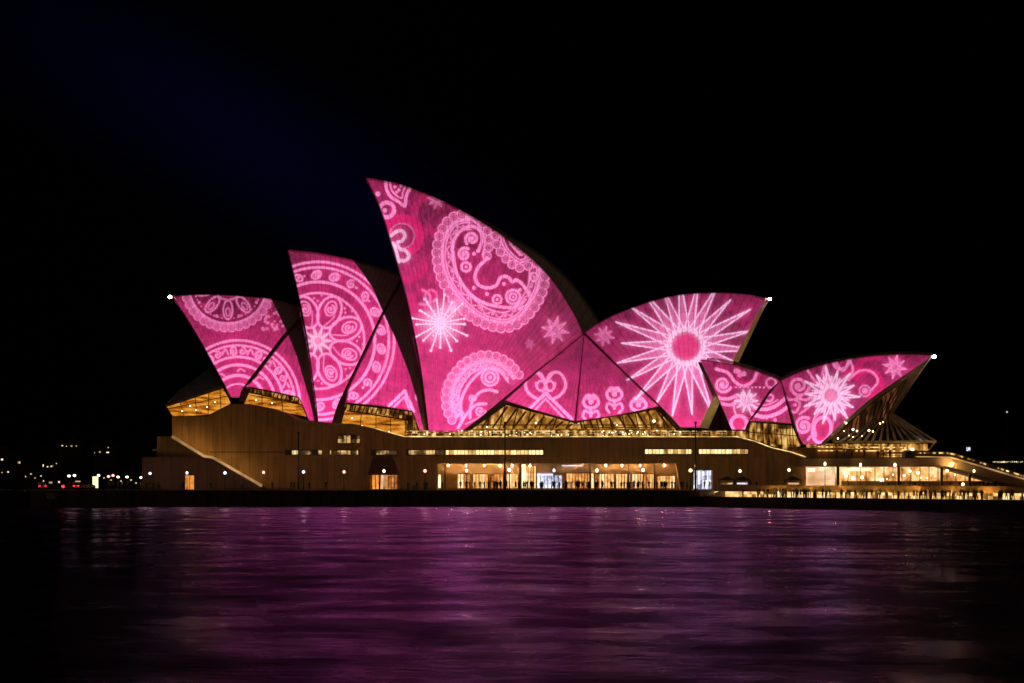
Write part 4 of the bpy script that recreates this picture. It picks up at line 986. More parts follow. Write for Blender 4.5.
G.curve([(755, 408), (765, 409.5), (776, 406), (786, 398)], 2.6, .9); G.curve([(752, 414), (764, 417), (777, 414), (788, 407)], 2.6, .9); G.curve([(757, 404), (767, 405), (778, 400)], 1.2, .7); G.disc(775, 420, 2, .5)
cx, cy = 831, 395.4
G.glow(cx, cy, 22, .34, 'white'); G.burst(cx, cy, 14, 8, 29, 1.25, .36, .85, 'white', .05, .86, .12); G.burst(cx, cy, 14, 7, 19, 1.1, .34, .7, 'white', .27, 1, .15)
G.disc(cx, cy, 5, .95, 'hot')
G.spiral(799, 386, 10.5, 1.7, 2.2, .62, .2); G.spiral(804, 426, 9, 1.7, 2.2, .78, -1, -1); G.ring(822, 430, 9, 2.4, .8, ry=13, rot=.25); G.ring(822, 432, 5, 3, .6, 'hot', ry=8, rot=.25)
G.star(895, 367, 12, 8, .85); G.ring(868, 384, 13, 4.6, .8, 'hot', a0=-150, a1=70); G.curve([(848, 380), (860, 371), (872, 372), (878, 381), (872, 390)], 1.7, .7); G.disc(865, 391, 3.2, .65); G.ring(865, 391, 5.5, 1.4, .6)
G.curve([(808, 371), (816, 382), (824, 386)], 1.7, .7); G.curve([(826, 363), (823, 375), (829, 380)], 1.8, .7); G.ring(841, 362, 7.5, 2.2, .7); G.curve([(850, 360), (853, 370), (849, 380)], 1.6, .75); G.curve([(834, 358), (843, 371), (851, 359)], 1.6, .7)
G.curve([(876, 357), (864, 359), (858, 368), (848, 374)], 5, .55, 'hot'); G.curve([(816, 436), (814, 420), (822, 410)], 1.8, .75); G.curve([(832, 428), (836, 414), (846, 408)], 1.4, .5); G.curve([(808, 440), (813, 433), (812, 424)], 1.6, .6)
G.curve([(787, 400), (795, 400), (800, 404), (796, 412), (790, 411)], 1.8, .6); G.curve([(797, 398), (806, 400), (811, 397)], 2.0, .7); G.curve([(800, 414), (808, 408), (812, 402)], 1.8, .6); G.disc(795, 405, 1.8, .6)

# mottled ground of the slide
def smooth_noise(h, w, cell, seed):
    r_ = np.random.RandomState(seed); a = r_.rand(h//cell+3, w//cell+3).astype(np.float32)
    y = np.arange(h)/cell; x = np.arange(w)/cell; yi = y.astype(int); xi = x.astype(int)
    fy = (y-yi)[:, None]; fx = (x-xi)[None]; fy = fy*fy*(3-2*fy); fx = fx*fx*(3-2*fx)
    A, B, C_, D = a[yi][:, xi], a[yi][:, xi+1], a[yi+1][:, xi], a[yi+1][:, xi+1]
    return (A*(1-fx)+B*fx)*(1-fy)+(C_*(1-fx)+D*fx)*fy
nz = .4*smooth_noise(PH, PW, 70, 1)+.3*smooth_noise(PH, PW, 26, 2)+.3*smooth_noise(PH, PW, 9, 3)
streak = smooth_noise(PH, PW*4, 12, 4)[:, ::4]
yy, xx = np.mgrid[0:PH, 0:PW]; ppx = xx/PS+PX0; ppy = yy/PS+PY0
d = np.hypot(ppx-HOLE[0], ppy-HOLE[1]); hole = np.clip((HOLE[2]-d+1.0*np.sin(np.arctan2(ppy-HOLE[1], ppx-HOLE[0])*22))/4.0+.5, 0, 1)*.9
q = SLIDES['south']; q.line *= 1-hole; q.white *= 1-hole; q.hot = np.maximum(q.hot, hole)
for k in ('line', 'white'): setattr(SLIDES['infill'], k, np.maximum(getattr(SLIDES['infill'], k), getattr(q, k)))
def blur(a, n):
    for _ in range(2):
        c = np.cumsum(np.pad(a, ((n+1, n), (0, 0)), mode='edge'), 0); a = (c[2*n+1:]-c[:-2*n-1])/(2*n+1)
        c = np.cumsum(np.pad(a, ((0, 0), (n+1, n)), mode='edge'), 1); a = (c[:, 2*n+1:]-c[:, :-2*n-1])/(2*n+1)
    return a
def lin(c): c = np.array(c, np.float32)/255; return np.where(c < .04045, c/12.92, ((c+.055)/1.055)**2.4)
DARKC, MIDC, HOTC, LINEC, WHITEC = lin((120, 24, 72)), lin((218, 46, 126)), lin((244, 30, 124)), lin((255, 146, 214))*1.25, lin((255, 205, 248))*1.2
# slide ground is darker towards the sail tips and brighter towards the pedestals
g0 = np.clip((ppy-np.interp(ppx, [172, 290, 366, 480, 585, 690, 700, 800, 940], [300, 262, 180, 232, 330, 292, 360, 368, 352]))/150, 0, 1)
def compose(G):
    k = np.clip(.26+.60*g0**.8+1.0*(nz-.5)+.55*(streak-.5), 0, 1)[..., None]
    img = DARKC*(1-k)+MIDC*k
    img = img*(1-.55*G.dark[..., None])
    h = np.clip(G.hot, 0, 1)[..., None]*.85; img = img*(1-h)+HOTC*h
    img = img+(blur(G.line, 6)*.42)[..., None]*HOTC+(blur(G.white, 9)*.42)[..., None]*LINEC
    l_ = np.clip(G.line*(.80+.4*nz), 0, 1)[..., None]*.92; img = img*(1-l_)+LINEC*l_
    w_ = np.clip(G.white*(.84+.3*nz), 0, 1)[..., None]*.95; img = img*(1-w_)+WHITEC*w_
    return np.clip(img, 0, 1.5)
IMGS = {k: compose(v) for k, v in SLIDES.items()}

# aim it: every mapped shell face is rasterised as the projector sees it, far faces first
pts = np.vstack([w.reshape(-1, 3) for _, w, _, _ in PATCHES])
ctr = Vector(pts.mean(0)); fw = (ctr-PROJ_POS).normalized(); rt = fw.cross(Vector((0, 0, 1))).normalized(); upv = rt.cross(fw)
Bm = np.array([rt, upv, fw])
def to_uv(w):
    q = (w-np.array(PROJ_POS)) @ Bm.T; return q[..., 0]/q[..., 2], q[..., 1]/q[..., 2], q[..., 2]
u, v, dist = to_uv(pts); pad = .004
u0, u1, v0, v1 = u.min()-pad, u.max()+pad, v.min()-pad, v.max()+pad
GW = 2600; GH = int(GW*(v1-v0)/(u1-u0)); slide = np.zeros((GH, GW, 3), np.float32); zb = np.full((GH, GW), 1e9, np.float32)
def up(a, f):   # bilinear refinement of a patch grid
    n0, n1 = a.shape[:2]; i = np.linspace(0, n0-1, n0*f); j = np.linspace(0, n1-1, n1*f)
    a0 = np.minimum(i.astype(int), n0-2); b0 = np.minimum(j.astype(int), n1-2); fi = (i-a0)[:, None, None]; fj = (j-b0)[None, :, None]
    return (a[a0][:, b0]*(1-fj)+a[a0][:, b0+1]*fj)*(1-fi)+(a[a0+1][:, b0]*(1-fj)+a[a0+1][:, b0+1]*fj)*fi
for gpx, w, mask, grp in PATCHES:
    img = IMGS[grp]
    q = up(np.concatenate([gpx, w], -1), 22).astype(np.float32)
    U, V, Dd = to_uv(q[..., 2:]); ix = np.clip(((U-u0)/(u1-u0)*GW).astype(int), 0, GW-1); iy = np.clip(((V-v0)/(v1-v0)*GH).astype(int), 0, GH-1)
    px, py = q[..., 0], q[..., 1]
    c = img[np.clip(((py-PY0)*PS).astype(int), 0, PH-1), np.clip(((px-PX0)*PS).astype(int), 0, PW-1)]
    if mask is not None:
        mm = np.array(mask); edge_x = np.interp(py, mm[:, 1], mm[:, 0]); c = c*np.clip((edge_x-px)/.8+.5, 0, 1)[..., None]  # blacks out the slide where the next sail's shadow is drawn
    fx = iy*GW+ix; fx = fx.ravel(); Df = Dd.ravel().astype(np.float32)
    np.minimum.at(zb.ravel(), fx, Df)
    ok = Df <= zb.ravel()[fx]+1.0
    slide.reshape(-1, 3)[fx[ok]] = c.reshape(-1, 3)[ok]
rgba = np.ones((GH, GW, 4), np.float32); rgba[..., :3] = slide
im = bpy.data.images.new('projector_slide', GW, GH, float_buffer=True); im.colorspace_settings.name = 'Linear Rec.709'
im.pixels.foreach_set(rgba.ravel())
pl = bpy.data.lights.new('show_projector', 'SPOT'); pl.energy = PROJ_STRENGTH; pl.spot_size = R(50); pl.spot_blend = 0; pl.shadow_soft_size = .05
plo = bpy.data.objects.new('show_projector', pl); COL.objects.link(plo); plo.location = PROJ_POS; plo.rotation_euler = fw.to_track_quat('-Z', 'Y').to_euler()
pl.use_nodes = True; n = pl.node_tree; em = n.nodes['Emission']; geo = N(n, 'ShaderNodeNewGeometry')
def dotv(vec):
    x = N(n, 'ShaderNodeVectorMath', operation='DOT_PRODUCT'); n.links.new(geo.outputs['Incoming'], x.inputs[0]); x.inputs[1].default_value = vec; return x.outputs['Value']
f_ = dotv(fw); uu = math_(n, 'DIVIDE', math_(n, 'SUBTRACT', math_(n, 'DIVIDE', dotv(rt), f_), float(u0)), float(u1-u0)); vv = math_(n, 'DIVIDE', math_(n, 'SUBTRACT', math_(n, 'DIVIDE', dotv(upv), f_), float(v0)), float(v1-v0))
cx_ = N(n, 'ShaderNodeCombineXYZ'); n.links.new(uu, cx_.inputs[0]); n.links.new(vv, cx_.inputs[1])
ti = N(n, 'ShaderNodeTexImage'); ti.image = im; ti.extension = 'CLIP'; n.links.new(cx_.outputs[0], ti.inputs[0]); n.links.new(ti.outputs[0], em.inputs[0])

# ------------------------------------------------------------------ globe lamps along the promenade
def copy_tree(root, loc, rz=0, label=None, group=None):
    r_ = root.copy(); COL.objects.link(r_); r_.location = loc; r_.rotation_euler = (0, 0, rz)
    if label: r_['label'] = label
    if group: r_['group'] = group
    for ch in list(root.children):
        c = ch.copy(); COL.objects.link(c); c.parent = r_
        for g_ in list(ch.children):
            d_ = g_.copy(); COL.objects.link(d_); d_.parent = c
    return r_
LAMP_W = 150.0
def lamp_proto(globe):
    t = empty('globe_lamp', (0, 0, 0), 'x', 'street lamp', 'globe lamps along the promenade')
    mb = MB(); mb.cyl((0, 0, 0), .16, .12, .7, 10); mb.cyl((0, 0, .7), .07, .055, 2.45, 8); mb.cyl((0, 0, 3.12), .14, .16, .12, 10); mb.build('post', M['darkmetal'], t)
    mb = MB(); mb.ball((0, 0, 3.6), .31, 12, 8); mb.build('globe', M[globe], t, smooth=True)
    mb = MB(); mb.cyl((0, 0, 3.94), .1, .03, .12, 8); mb.build('finial', M['darkmetal'], t)
    li = bpy.data.lights.new('lamp_light', 'POINT'); li.energy = LAMP_W; li.shadow_soft_size = .3
    li.color = {'globe_b': (1, .70, .44), 'globe_w': (1, .66, .38), 'globe_r': (1, .42, .30), 'globe_y': (1, .60, .26)}[globe]
    lo_ = bpy.data.objects.new('lamp_light', li); COL.objects.link(lo_); lo_.parent = t; lo_.location = (0, 0, 4.45); return t
def dim(t, w):
    for c in t.children:
        if c.type == 'LIGHT': c.data = c.data.copy(); c.data.energy = w
protos = {}
lamps = [
 (150, 473.5, 'b', 'cool white globe lamp at the left corner of the low dark stair flank'),
 (187, 473, 'b', 'white globe lamp just above the small orange doorway'),
 (225, 473, 'b', 'bluish globe lamp under the middle of the sloping lit handrail'),
 (263.5, 472.5, 'r', 'reddish globe lamp at the foot of the sloping lit handrail'),
 (303.5, 472, 'b', 'cool globe lamp before the blank wall beneath the first strip windows'),
 (344, 472, 'r', 'red tinted globe lamp left of the hooded stage door'),
 (384, 471, 'w', 'white globe lamp right in front of the hooded stage door'),
 (425, 471, 'r', 'pink globe lamp on the wall stretch between stage door and glazed rooms'),
 (466.5, 470.5, 'b', 'bluish white globe lamp in front of the first lit shop windows'),
 (509.5, 470, 'w', 'globe lamp just right of the left tall mast on the glazed frontage'),
 (554, 470.5, 'b', 'globe lamp before the violet sign of the glazed rooms'),
 (597, 470.5, 'w', 'warm globe lamp before the middle of the glazed rooms, right of the violet sign'),
 (643, 470, 'w', 'bright globe lamp near the right end of the glazed rooms'),
 (690.5, 470.5, 'y', 'yellowish globe lamp beside the tall white lit doorway'),
 (740, 471, 'w', 'pinkish white globe lamp on the blank wall right of the white doorway'),
 (789, 470, 'y', 'yellow globe lamp at the right end of the blank podium wall'),
]
for x, y, k_, lab in lamps:
    Yl = -26 if x < 700 else -24
    zg = P(x, y, Yl).z; loc = Vector((P(x, y, Yl).x, Yl, 3.1)); sc = (zg-3.1)/3.6
    if k_ not in protos: t = protos[k_] = lamp_proto({'b': 'globe_b', 'w': 'globe_w', 'r': 'globe_r', 'y': 'globe_y'}[k_]); t.location = loc; t['label'] = lab
    else: t = copy_tree(protos[k_], loc, 0, lab)
    j_ = random.uniform(.8, 1.2); t.scale = (j_, j_, sc)
for x, y, s_, lab in ((825, 464, .8, 'small bright lamp over the pale screen at the left of the concourse'), (860.5, 465, .7, 'small lamp hanging before the concourse middle, left of the bright column'),
                      (895, 465, .9, 'large bright lamp before the concourse, left of the stair'), (912, 449, 1.3, 'very bright yellow lamp under the restaurant canopy corner'), (974, 471, .8, 'globe lamp below the sloping great stair at far right'), (910, 471, .8, 'globe lamp inside the concourse below the canopy corner')):
    t = copy_tree(protos['y'], (0, 0, 0), 0, lab, 'lamps about the concourse'); dim(t, 25); Yl = -24; p = P(x, y, Yl); z0 = 3.3 if y > 460 else P(x, 458, Yl).z
    t.location = (p.x, Yl, z0); t.scale = (s_, s_, (p.z-z0)/3.6)
far_l = [(69, 476, -20, 'w', 'left one of the paired globe lamps on the far left quay'), (74.5, 475.5, -18, 'w', 'right one of the paired globe lamps on the far left quay'), (98.5, 475.5, -14, 'w', 'globe lamp just right of the yellow backlit column'),
         (108.5, 476.5, -20, 'r', 'pinkish globe lamp of the far left quay, right of the yellow column'), (113, 475.5, -16, 'r', 'second pinkish globe lamp of the far left quay, touching its neighbour'), (118, 477, -20, 'y', 'warm globe lamp on the left quay between pink and yellow lamps'), (127, 477, -18, 'y', 'yellow globe lamp of the left quay, next to last before the podium'), (141, 477.5, -16, 'w', 'globe lamp half hidden at the left end of the podium')]
for x, y, Yl, k_, lab in far_l:
    p = P(x, y, Yl); t = copy_tree(protos[k_], (p.x, Yl, 3.1), 0, lab, 'globe lamps on the left quay'); dim(t, 22); t.scale = (1, 1, (p.z-3.1)/3.6)

# tall light masts
def mast(x, ytop, Y, lab):
    p = P(x, ytop, Y); t = empty('light_mast', (p.x, Y, 3.1), lab, 'mast', 'tall masts on the promenade')
    mb = MB(); mb.cyl((p.x, Y, 3.1), .2, .12, p.z-3.1, 10); mb.build('pole', M['darkmetal'], t)
    mb = MB(); mb.cyl((p.x, Y, 3.1), .4, .36, .25, 10); mb.build('base_plate', M['darkmetal'], t)
    mb = MB()
    mb.box((p.x-.2, Y-.2, p.z), (p.x+.2, Y+.2, p.z+.45)); mb.build('floodlight_head', M['darkmetal'], t)
mast(298.5, 434, -22, 'slim dark mast before the stepped left part of the podium')
mast(505, 424, -27, 'tall dark mast crossing the long lit strip window')
mast(695.5, 424, -27, 'tall dark mast standing in front of the white lit doorway')

# ------------------------------------------------------------------ people
def person_mesh(pose):
    J = {'pel': (0, 0, .95), 'che': (0, 0, 1.32), 'nek': (0, 0, 1.50), 'hea': (0, -.01, 1.60), 'top': (0, 0, 1.72)}
    sp = pose.get('spread', .10); st = pose.get('stride', 0.0); ar = pose.get('arm', 'down')
    for s_, q in ((-1, 'l'), (1, 'r')):
        J['hip'+q] = (s_*.09, 0, .92); J['kne'+q] = (s_*sp, -s_*st*.5-.02, .50); J['ank'+q] = (s_*sp*1.05, -s_*st+.02, .09); J['toe'+q] = (s_*sp*1.2, -s_*st-.15, .04)
        J['sho'+q] = (s_*.18, 0, 1.42)
        if ar == 'down': J['elb'+q] = (s_*.23, .03+s_*st*.4, 1.15); J['han'+q] = (s_*.22, -.04+s_*st*.7, .86); J['fin'+q] = (s_*.21, -.06+s_*st*.7, .77)
        elif ar == 'photo': J['elb'+q] = (s_*.27, -.14, 1.22); J['han'+q] = (s_*.10, -.32, 1.46); J['fin'+q] = (s_*.05, -.36, 1.53)
        else: J['elb'+q] = (s_*.25, -.02, 1.16); J['han'+q] = (s_*.10, -.24, 1.12); J['fin'+q] = (s_*.02, -.27, 1.13)
    rad = {'pel': .145, 'che': .16, 'nek': .06, 'hea': .098, 'top': .075, 'hip': .10, 'kne': .062, 'ank': .045, 'toe': .04, 'sho': .07, 'elb': .046, 'han': .036, 'fin': .028}
    names = list(J); E = [('pel', 'che'), ('che', 'nek'), ('nek', 'hea'), ('hea', 'top')]
    for q in 'lr': E += [('pel', 'hip'+q), ('hip'+q, 'kne'+q), ('kne'+q, 'ank'+q), ('ank'+q, 'toe'+q), ('che', 'sho'+q), ('sho'+q, 'elb'+q), ('elb'+q, 'han'+q), ('han'+q, 'fin'+q)]
    me = bpy.data.meshes.new('person'); me.from_pydata([J[a] for a in names], [(names.index(a), names.index(b)) for a, b in E], [])
    o = bpy.data.objects.new('tmp', me); COL.objects.link(o)
    sk = o.modifiers.new('s', 'SKIN'); 
    for i, a in enumerate(names):
        k_ = a if a in rad else a[:3]; sv = me.skin_vertices[0].data[i]; sv.radius = (rad[k_], rad[k_]*(.72 if k_ in ('pel', 'che') else 1)); sv.use_root = a == 'pel'
    sd = o.modifiers.new('d', 'SUBSURF'); sd.levels = 1; sd.render_levels = 1
    dg = bpy.context.evaluated_depsgraph_get(); m2 = bpy.data.meshes.new_from_object(o.evaluated_get(dg))
    bpy.data.objects.remove(o); bpy.data.meshes.remove(me); return m2
skin_m = mat('skin', (.45, .28, .2), .6, .1); hair_m = mat('hair', (.03, .02, .015), .7, .3)
coats = [cloth('coat_black', (.02, .02, .025)), cloth('coat_navy', (.03, .035, .07)), cloth('coat_maroon', (.14, .025, .03)), cloth('coat_grey', (.12, .12, .12)), cloth('shirt_pale', (.5, .48, .45))]
legs_m = cloth('dark_trousers', (.022, .022, .03))
variants = []
for ps in ({'arm': 'down', 'stride': .0}, {'arm': 'down', 'stride': .24}, {'arm': 'photo', 'spread': .13}, {'arm': 'hold'}):
    for cm in coats:
        m2 = person_mesh(ps)
        for q in (cm, legs_m, skin_m, hair_m): m2.materials.append(q)
        for pf in m2.polygons:
            c = pf.center; pf.use_smooth = True
            hand = math.hypot(c.x-math.copysign(.2, c.x), 0) < .3 and ((ps['arm'] == 'down' and c.z < .86 and abs(c.x) > .17 and c.z > .7) or (ps['arm'] == 'photo' and c.y < -.3))
            pf.material_index = 3 if (c.z > 1.66 or (c.z > 1.56 and c.y > .03)) else 2 if (c.z > 1.5 or hand) else 0 if c.z > .93 else 1
        variants.append(m2)
def people(n, fx, ground, label, group, seed, scale=(.94, 1.08)):
    q = random.Random(seed)
    for i in range(n):
        p = fx(q); o = link('person', q.choice(variants)); o.location = (p[0], p[1], ground(p)); s_ = q.uniform(*scale); o.scale = (s_, s_, s_); o.rotation_euler = (0, 0, q.uniform(0, 6.28))
        tag(o, label, 'person', group)
prom = lambda p: 3.1
def band(x0, x1, Ya, Yb):
    def f(q): Y = q.uniform(Ya, Yb); x = q.uniform(x0, x1); return (P(x, 0, Y).x, Y)
    return f
people(26, band(458, 530, -36, -22), prom, 'standing person in dark clothes in the crowd before the left half of the glazed rooms', 'crowd before the left glazed rooms', 1)
people(34, band(530, 600, -36, -22), prom, 'person in the dense dark crowd before the violet lit sign and white counter', 'crowd before the violet sign', 2)
people(28, band(600, 690, -36, -22), prom, 'person in the dark crowd before the right half of the glazed rooms', 'crowd before the right glazed rooms', 3)
people(9, band(698, 760, -28, -14), prom, 'person in dark clothes near the tall white lit doorway', 'people by the white doorway', 4)
people(8, band(365, 445, -34, -22), prom, 'person in dark clothes near the hooded stage door', 'people by the stage door', 5)
people(6, band(215, 350, -34, -22), prom, 'lone stroller in dark clothes on the quiet promenade left of the stage door', 'strollers on the quiet promenade', 6)
people(7, band(143, 212, -34, -22), prom, 'person in dark clothes by the low stair flank with the orange doorway', 'people by the orange doorway', 7)
lowp = lambda p: 1.8
def lower(a0, a1, d0, d1):
    def f(q):
        a = q.uniform(a0, a1); d_ = q.uniform(d0, d1); i = 0 if a < .1 else 1; x = lerp(lower_in[1][0], lower_in[2][0], a); y = lerp(lower_in[1][1], lower_in[2][1], a); return (x-d_*.4, y-d_*.9)
    return f
people(46, lower(.0, .5, 2.5, 13), lowp, 'dark figure in the crowd at the left half of the glowing waterside bar', 'crowd at the waterside bar, left half', 8)
people(46, lower(.5, 1.0, 2.5, 16), lowp, 'dark figure in the crowd at the right half of the glowing waterside bar', 'crowd at the waterside bar, right half', 9)
people(30, band(842, 1010, -21, -15), lambda p: 3.1, 'guest standing in the bright open concourse under the stone slab', 'guests in the concourse', 10)
people(16, band(470, 735, -8.6, -5), lambda p: P(0, 438.2, -10).z, 'small figure on the bright upper terrace behind the balustrade', 'people on the upper terrace', 11)
people(9, band(812, 930, -21.5, -15), lambda p: P(0, 458.3, -22).z, 'small figure on the upper deck in front of the restaurant canopy', 'people on the restaurant deck', 12)

# ------------------------------------------------------------------ waterside bar umbrellas and tables
def bar_umbrella(a, d_, lab):
    x = lerp(lower_in[1][0], lower_in[2][0], a)-d_*.4; y = lerp(lower_in[1][1], lower_in[2][1], a)-d_*.9
    t = empty('bar_table', (x, y, 1.8), lab, 'table', 'tables at the waterside bar')
    mb = MB(); mb.cyl((x, y, 2.52), .42, .42, .04, 14); mb.build('tabletop', M['paint_white'], t)
    mb = MB(); mb.cyl((x, y, 1.84), .04, .04, .68, 8); mb.cyl((x, y, 1.8), .25, .2, .04, 12); mb.build('pedestal', M['darkmetal'], t)
    mb = MB(); mb.cyl((x, y, 2.56), .05, .07, .2, 8); mb.build('added_table_lamp', M['cream'], t)  # lamp put in as a source for the parapet's brightness
    li = bpy.data.lights.new('parapet_fill', 'POINT'); li.energy = 300; li.color = (1, .56, .16); li.shadow_soft_size = .15  # fill light added off the table to brighten the bar's parapet
    lo_ = bpy.data.objects.new('parapet_fill', li); COL.objects.link(lo_); lo_.parent = t; lo_.location = (1.2, 2.9, 1.15)
for i, a in enumerate((.06, .2, .33, .47, .6, .74, .87)): bar_umbrella(a, 6, 'small round pale table on the paving of the waterside bar')
def stall(x, Y, lab, lit):
    p = P(x, 0, Y); t = empty('drinks_kiosk', (p.x, Y, 3.1), lab, 'kiosk')
    mb = MB(); mb.box((p.x-1.3, Y-.7, 3.1), (p.x+1.3, Y+.7, 4.15)); mb.build('counter', M['grey'], t)
    mb = MB(); mb.add([(p.x-1.7, Y-1.1, 5.0), (p.x+1.7, Y-1.1, 5.0), (p.x+1.7, Y+1.1, 5.0), (p.x-1.7, Y+1.1, 5.0), (p.x, Y, 5.75)], [(3,2,1,0), (0,1,4), (1,2,4), (2,3,4), (3,0,4)]); mb.build('roof', M['umbrella'], t)
    mb = MB()
    for sx in (-1.5, 1.5):
        for sy in (-.9, .9): mb.bar((p.x+sx, Y+sy, 3.1), (p.x+sx, Y+sy, 5.0), .08)
    mb.build('post_frame', M['darkmetal'], t)
    mb = MB(); mb.box((p.x-1, Y-.72, 4.2), (p.x+1, Y-.6, 4.5)); mb.build('lit_menu', M[lit], t)
stall(727, -28, 'small dark drinks kiosk with a faint lit menu right of the white doorway', 'strip_dim')
stall(742, -30, 'drinks kiosk with a white lit counter front before the blank podium wall', 'white_door')
stall(793, -36, 'drinks kiosk with a pinkish lit front at the right end of the blank podium wall', 'pale_panel')

# ------------------------------------------------------------------ left quay: vehicles, signs
def car(x, Y, rz, body, tail, lab):
    p = P(x, 0, Y); t = empty('parked_car', (0, 0, 0), lab, 'car', 'cars on the left quay')
    pr = [(-2.1, .35), (-2.15, .75), (-1.95, .95), (-1.35, 1.0), (-.85, 1.45), (.75, 1.47), (1.45, 1.0), (2.0, .88), (2.12, .6), (2.1, .35)]
    mb = MB(); n_ = len(pr); v = [Vector((a, -.84+(.12 if b > 1.2 else 0), b)) for a, b in pr]+[Vector((a, .84-(.12 if b > 1.2 else 0), b)) for a, b in pr]
    mb.add(v, [tuple(range(n_)), tuple(range(2*n_-1, n_-1, -1))]+[(i, n_+i, n_+(i+1) % n_, (i+1) % n_) for i in range(n_)]); mb.build('body', M[body], t)
    for sy in (-.85, .85):
        mb = MB(); mb.add([(-1.2, sy, 1.02), (1.25, sy, 1.02), (.7, sy*.875, 1.4), (-.8, sy*.875, 1.4)], [(0, 1, 2, 3) if sy < 0 else (3, 2, 1, 0)]); mb.build('side_window', M['glassdark'], t)
    for wx in (-1.3, 1.3):
        for sy in (-.86, .74):
            mb = MB(); k_ = 14; v = []
            for yy_ in (sy, sy+.14):
                for i in range(k_): a = 2*math.pi*i/k_; v.append(Vector((wx+.33*math.cos(a), yy_, .33+.33*math.sin(a))))
            mb.add(v, [tuple(range(k_)), tuple(range(2*k_-1, k_-1, -1))]+[(i, k_+i, k_+(i+1) % k_, (i+1) % k_) for i in range(k_)]); mb.build('wheel', M['tyre'], t)
    for sy in (-.8, .35):
        mb = MB(); mb.box((-2.2, sy, .68), (-2.1, sy+.45, .86)); mb.build('tail_light', M[tail], t)
        mb = MB(); mb.box((2.06, sy, .62), (2.16, sy+.4, .8)); mb.build('headlight', M['cream'], t)
    t.location = (p.x, Y, 3.1); t.rotation_euler = (0, 0, rz)
car(73.5, -24, .25, 'paint_car', 'red_dim', 'small dark red parked car under the paired globe lamps on the left quay')
car(84.5, -24, .9, 'paint_car', 'red', 'dark car with red tail lights parked left of the yellow backlit column')
car(41, -28, 1.9, 'paint_white', 'red_dim', 'pale car at the far left end of the quay, left of the red signal')
t = empty('traffic_signal', (P(63, 0, -34).x, -34, 3.1), 'signal post with a glowing red lamp at the left end of the quay', 'signal')
p = P(63, 486.5, -34); mb = MB(); mb.cyl((p.x, -34, 3.1), .07, .06, p.z-3.1, 8); mb.build('post', M['darkmetal'], t)
mb = MB(); mb.box((p.x-.25, -33.9, p.z-.3), (p.x+.25, -33.5, p.z+.5)); mb.build('housing', M['darkmetal'], t)
mb = MB(); mb.ball((p.x, -34.0, p.z), .26, 10, 6); mb.build('red_lens', M['red'], t, smooth=True)
t = empty('advertising_column', P(95, 490, -22), 'tall yellow backlit sign column standing on the left quay', 'sign')
mb = MB(); mb.prism([(92.6, 476.5), (97.4, 476.5), (97.4, 488), (92.6, 488)], -22, -21.2); mb.build('lit_panel', M['green_yellow'], t)
mb = MB(); mb.prism([(92.2, 488), (97.8, 488), (97.8, 490.5), (92.2, 490.5)], -22.1, -21.1); mb.build('plinth', M['darkmetal'], t)
mb = MB(); mb.prism([(92.2, 475.6), (97.8, 475.6), (97.8, 476.45), (92.2, 476.45)], -22.1, -21.1); mb.build('cap', M['darkmetal'], t)
people(9, band(98, 141, -35, -24), prom, 'tiny dark figure on the left quay between the yellow column and the podium', 'people on the left quay', 13)

# ------------------------------------------------------------------ far shore
def block(x0, x1, ytop, Y, lab, wins, m='city_win', roof=None):
    a = P(x0, ytop, Y); b = P(x1, ytop, Y); t = empty('apartment_building', ((a.x+b.x)/2, Y, 0), lab, 'building', 'buildings on the far shore')
    mb = MB(); mb.box((a.x, Y, 0), (b.x, Y+14, a.z)); mb.build('wall', M['cityblock'], t)
    mb = MB(); mb.box((a.x-.5, Y-.5, a.z+.003), (b.x+.5, Y+14.5, a.z+.8)); mb.box((lerp(a.x, b.x, .3), Y+4, a.z+.81), (lerp(a.x, b.x, .6), Y+9, a.z+3)); mb.build('roof', M['cityblock'], t)
    for (wx, wy, ww, wh) in wins:
        c = P(wx, wy, Y-.12); s_ = (Y-CAM_Y)/FPX; mb = MB(); mb.box((c.x-ww*s_/2, Y-.12, c.z-wh*s_/2), (c.x+ww*s_/2, Y-.01, c.z+wh*s_/2)); mb.build('window', M[m], t)
block(-8, 15, 452, 640, 'dark far building at the extreme left edge with one lit window row', [(2, 459.5, 2, 1.6), (8, 472, 1.6, 1.2), (2, 472.5, 1, .8)])
block(15, 33, 457, 620, 'dark far building at the left with one bright upper window', [(19, 462.5, 2.2, 2), (26, 469, 1.2, 1.2), (26.5, 476.5, 2.6, 1.4), (30, 476.5, .8, 1)])
block(38, 60, 461, 600, 'far building at left with a warm lit corner terrace below its roof', [(43, 465.5, 1.2, 2.2), (47.5, 466.8, 1.6, 1.2), (52, 466.3, 3, 1.4), (50, 469.8, 1.2, 1), (56.5, 463.5, .8, .8)])
block(58, 82, 442.5, 760, 'far ridge building with three small white lit windows', [(62.5, 445.7, 1.6, 1.2), (66.5, 446.2, .7, .7), (71.5, 446, 1.8, 1.2), (76.3, 446, 1.2, 1)])
block(93, 114, 445, 740, 'far ridge building with two lit windows above the yellow column', [(99.8, 452, 1.8, 1.6), (94.6, 452.7, .7, .7), (107.6, 452.4, 2.6, 1.2), (108.2, 447.5, 1, 1)])
block(44, 60, 478, 90, 'low harbour kiosk building with a warm lit bay on the left quay', [(50.5, 482.6, 3, 1.6), (59.0, 482, 1.6, 1.6)])
block(72, 90, 479.5, 92, 'low dark shed with one pale lit strip behind the parked cars', [(77.8, 481.4, 5, 1.2)])
block(984, 1030, 460.5, 330, 'pale lit pavilion roof line at the right edge beyond the great stair', [(1008, 461.9, 30, 1.2), (1015, 459.2, 1.4, 1.2)], 'cream')
block(962, 974, 447, 420, 'small far tower with one soft white lit window right of the restaurant', [(968.5, 449, 4, 3.6)], 'white_door')
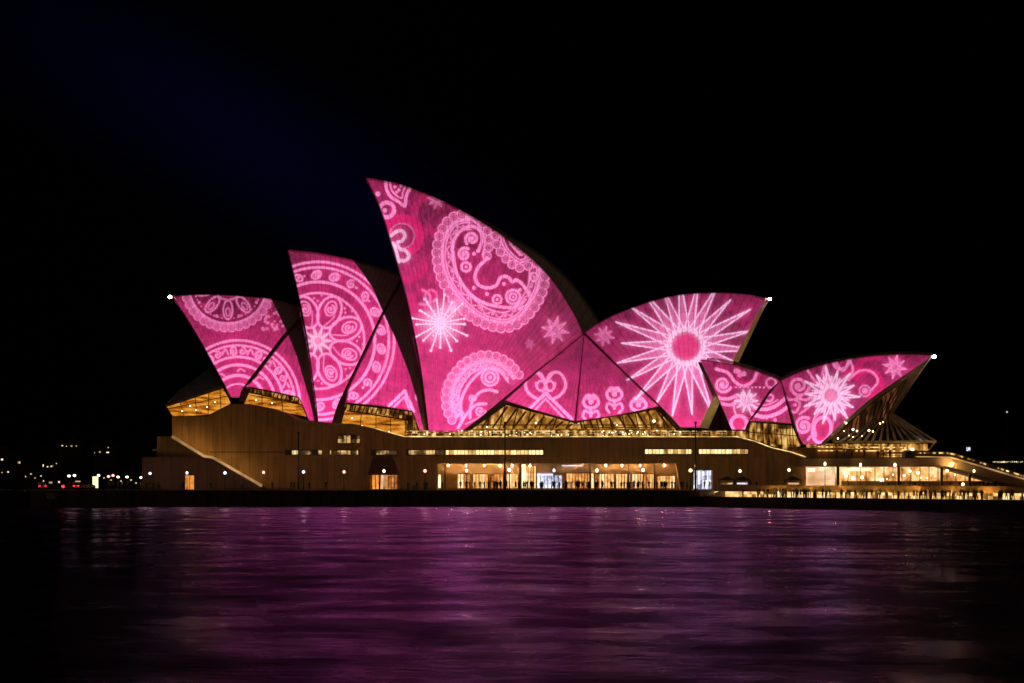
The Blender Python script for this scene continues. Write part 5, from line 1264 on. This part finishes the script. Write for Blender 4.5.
block(26, 46, 470, 420, 'low far building with scattered warm lit windows left of the red signal', [(31, 474, 1.4, 1), (35, 478, 1.6, 1.2), (41, 476, 1.2, 1), (44, 481, 2, 1.2), (38, 483, 1.6, 1.2)])
block(100, 140, 472, 200, 'low dark far shed with a row of small lit windows behind the left quay lamps', [(104, 478, 1.2, 1.2), (111, 480, 1.4, 1), (121, 481, 1.2, 1), (131, 480, 1.4, 1), (136, 483, 1.2, 1)])
p = P(1007, 413, 700); t = empty('communication_mast', (p.x, 700, 0), 'far dark mast with a single white lamp high at right', 'mast')
mb = MB(); mb.cyl((p.x, 700, 0), .9, .35, p.z, 8); mb.build('pole', M['darkmetal'], t); mb = MB(); mb.ball(p+Vector((0, 0, .5)), .5, 8, 6); mb.build('lamp', M['farlamp'], t, smooth=True)

def tree(x, ybase, ytop, Y, lab, seed):
    q = random.Random(seed); b = P(x, ybase, Y); tp = P(x, ytop, Y); H = tp.z-b.z; t = empty('fig_tree', b, lab, 'tree', 'garden trees behind the great stair')
    mb = MB(); mb.cyl(b, H*.05, H*.03, H*.5, 8)
    tips = []
    for i in range(7):
        a = i*.9+q.uniform(-.3, .3); e_ = b+Vector((math.cos(a)*H*.35, math.sin(a)*H*.35, H*q.uniform(.55, .8))); mb.bar(b+Vector((0, 0, H*.42)), e_, H*.025); tips.append(e_)
    mb.build('trunk', M['bark'], t); lf = MB()
    for i in range(900):
        c = q.choice(tips)+Vector((q.gauss(0, H*.13), q.gauss(0, H*.13), q.gauss(.02*H, H*.09))); s_ = H*q.uniform(.015, .035); u_ = Vector((q.gauss(0, 1), q.gauss(0, 1), q.gauss(0, 1))).normalized(); w_ = u_.orthogonal().normalized()
        z_ = u_.cross(w_); lf.add([c+w_*s_, c+z_*s_*.6, c-w_*s_, c-z_*s_*.6], [(0, 1, 2, 3)])
    lf.build('crown', M['leaf'], t)
for i, (x, yb, yt) in enumerate(((955, 470, 449), (992, 474, 452), (1016, 474, 453), (1044, 476, 449))):
    tree(x, yb, yt, 150+12*i, ('dark tree behind the top of the great stair', 'dark tree behind the middle of the great stair', 'dark tree rising by the right edge beyond the stair', 'dark tree just outside the right edge beyond the stair')[i], 40+i)
